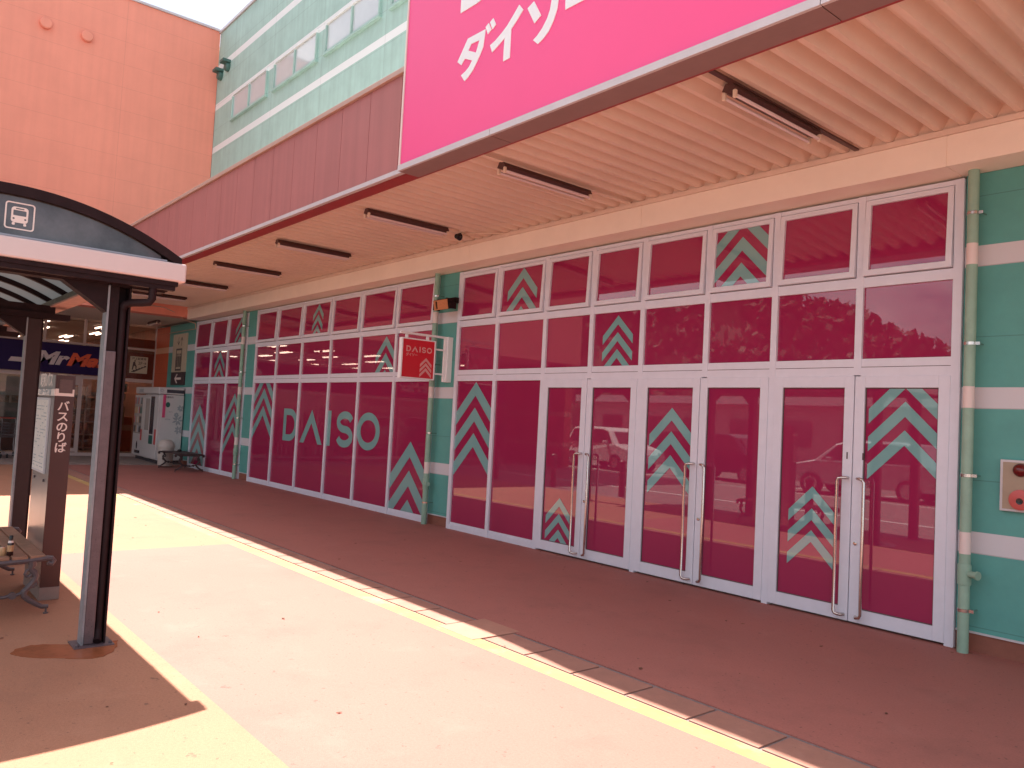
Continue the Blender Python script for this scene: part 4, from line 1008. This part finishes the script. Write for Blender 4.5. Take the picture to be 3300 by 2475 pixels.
def car(label, paint, tall):
    c = thing('parked_car', label, 'car', (0, 0, 0), 'cars parked in the lot behind the shelter')
    h = 1.62 if tall else 1.42
    prof = [(-2.15, .30), (-2.2, .62), (-2.05, .92), (-1.85, 1.02), (-1.55 if tall else -1.25, h-.06), (-.9, h), (.35, h-.02), (.75, h-.14), (1.28, 1.0), (1.95, .84), (2.18, .62), (2.18, .32)]
    def P(mb, pf, w0, w1, zs=1.0):
        n = len(pf)
        def hw(z): return w1+(w0-w1)*(1-max(0, min(1, (z-.95)/(h-.95))))
        i = len(mb.v)
        for s in (-1, 1):
            for a, z in pf: mb.v.append((a, s*hw(z), z))
        mb.f.append(tuple(range(i, i+n))); mb.f.append(tuple(range(i+n, i+2*n))[::-1])
        for j in range(n): mb.f.append((i+j, i+(j+1) % n, i+n+(j+1) % n, i+n+j))
        return mb
    body = P(MB(), prof, .84, .62).build('body', paint, c, bevel=.05)
    gl = [(-1.5 if tall else -1.2, h-.13), (-1.62 if tall else -1.5, 1.02), (1.08, 1.02), (.66, h-.17), (.3, h-.10), (-.9, h-.09)]
    P(MB(), gl, .853, .645).build('side_window', M['cglass'], c)
    MB().prism([(-.62, 1.04), (.62, 1.04), (.52, h-.17), (-.52, h-.17)], lambda u, v, d: (1.24-(v-1.04)*1.02+d, u, v), -.01, .03).build('windscreen', M['cglass'], c)
    for a in (-1.32, 1.35):
        for s in (-1, 1):
            w = MB().lathe((a, s*.80, .31), [(.31, -.10), (.31, .10)], 20, 'y').build('wheel', M['tyre'], c, smooth=True)
            MB().lathe((a, s*.905 if s < 0 else s*.905, .31), [(.20, -.005), (.20, .005)], 16, 'y').build('rim', M['rim'], w, smooth=True)
    for s in (-1, 1):
        MB().box(2.06, 2.17, s*.68-.14, s*.68+.14, .62, .74).build('headlight', M['headl'], c, bevel=.02)
        MB().box(-2.19, -2.05, s*.70-.10, s*.70+.10, .72, .90).build('taillight', M['taill'], c, bevel=.02)
        MB().box(.72, .88, s*.93-.09, s*.93+.09, .98, 1.10).build('wing_mirror', paint, c, bevel=.03)
    return c
pw = mat('white_car_paint', (0.75, 0.74, 0.72), 0.15, 0.02); pk = mat('black_car_paint', (0.02, 0.02, 0.025), 0.1, 0.02); psv = mat('silver_car_paint', (0.45, 0.46, 0.47), 0.2, 0.02, metal=0.4)
spec = [(-26.5, -16.6, pw, True, 8, 'white tall wagon at the far left of the car park'), (-21.2, -16.2, pw, True, 8, 'white wagon parked second from the left in the lot'), (-16.0, -16.6, pk, True, 4, 'black wagon between the white and silver cars in the lot'),
        (-10.6, -15.6, psv, True, 176, 'silver wagon parked in the middle of the lot'), (-5.2, -16.4, pw, False, 6, 'low white saloon parked in the near half of the lot'), (0.4, -16.4, pk, False, 3, 'black saloon parked behind the camera'), (-31.5, -13.2, pw, False, 10, 'white saloon parked nearest the orange building'), (-13.5, -23.5, psv, True, 0, 'silver wagon in the second row of the lot'), (-22.5, -23.5, pk, True, 0, 'black wagon in the second row of the lot'), (-3.5, -23.5, pw, True, 0, 'white wagon in the second row of the lot')]
for x, y, p_, tall, a, lab in spec:
    c = car(lab, p_, tall); c.location = (x, y, -.012); c.rotation_euler = (0, 0, rad(a))
fb = thing('far_building', 'low far building with a pale flat roof across the car park', 'building', (-20, -44, 0))
MB().box(-46, 6, -48, -40, 0, 3.6).build('wall', M['farw'], fb)
MB().box(-46.5, 6.5, -48.5, -39.2, 3.62, 4.15).build('roof', M['farr'], fb)
for i in range(12): MB().box(-44+i*4, -42+i*4, -39.98, -39.9, 1.0, 2.6).build('window', M['cglass'], fb)
# wooded hill
def hill_h(x):
    pts = [(-230, 40), (-130, 34), (-112, 26), (-100, 19), (-94, 15.5), (-89, 13.7), (-85, 12.7), (-81, 13.7), (-76, 17), (-70, 21), (-50, 21), (-42, 15.8), (-38.6, 14.4), (-34, 12.5), (-28.3, 9.4), (-20, 5.5), (-12, 3), (60, 1.0)]
    for (a, ha), (b, hb) in zip(pts, pts[1:]):
        if a <= x <= b: return ha+(hb-ha)*(x-a)/(b-a)
    return 1
mb = MB(); nx, ny = 90, 6
for iy in range(ny+1):
    for ix in range(nx+1):
        x = -230+ix*290/nx; t = iy/ny
        mb.v.append((x, -60-t*8, -0.3+max(0, (hill_h(x)-2.2))*math.sin(t*math.pi/2) if iy else -.3))
for iy in range(ny):
    for ix in range(nx):
        a = iy*(nx+1)+ix; mb.f.append((a, a+1, a+nx+2, a+nx+1))
tag(mb.build('hill', M['leaf'], smooth=True), kind='structure')
rg = random.Random(21); lf = MB()
def leafy(mb, cx, cy, cz, R, n, size):
    for _ in range(n):
        u = Vector((rg.gauss(0, 1), rg.gauss(0, 1), rg.gauss(0, 1))).normalized()*R*rg.uniform(.6, 1.05)
        c = Vector((cx, cy, cz))+Vector((u.x, u.y, u.z*.8)); a = Vector((rg.uniform(-1, 1), rg.uniform(-1, 1), rg.uniform(-1, 1))).normalized()*size
        b = a.cross(Vector((rg.uniform(-1, 1), rg.uniform(-1, 1), rg.uniform(-1, 1)))).normalized()*size*.7
        i = len(mb.v); mb.v += [tuple(c-a), tuple(c+b), tuple(c+a), tuple(c-b)]; mb.f.append((i, i+1, i+2, i+3))
for _ in range(560):
    x = rg.uniform(-150, -12); t = rg.random()**.6
    base = max(0, hill_h(x)-2.2)*math.sin(t*math.pi/2)
    leafy(lf, x, -60-t*8, base+1.0, rg.uniform(1.4, 2.4), 55, .55)
o = lf.build('woods', M['leaf']); tag(o, 'dense green trees covering the hill beyond the car park', 'woods', kind='stuff')
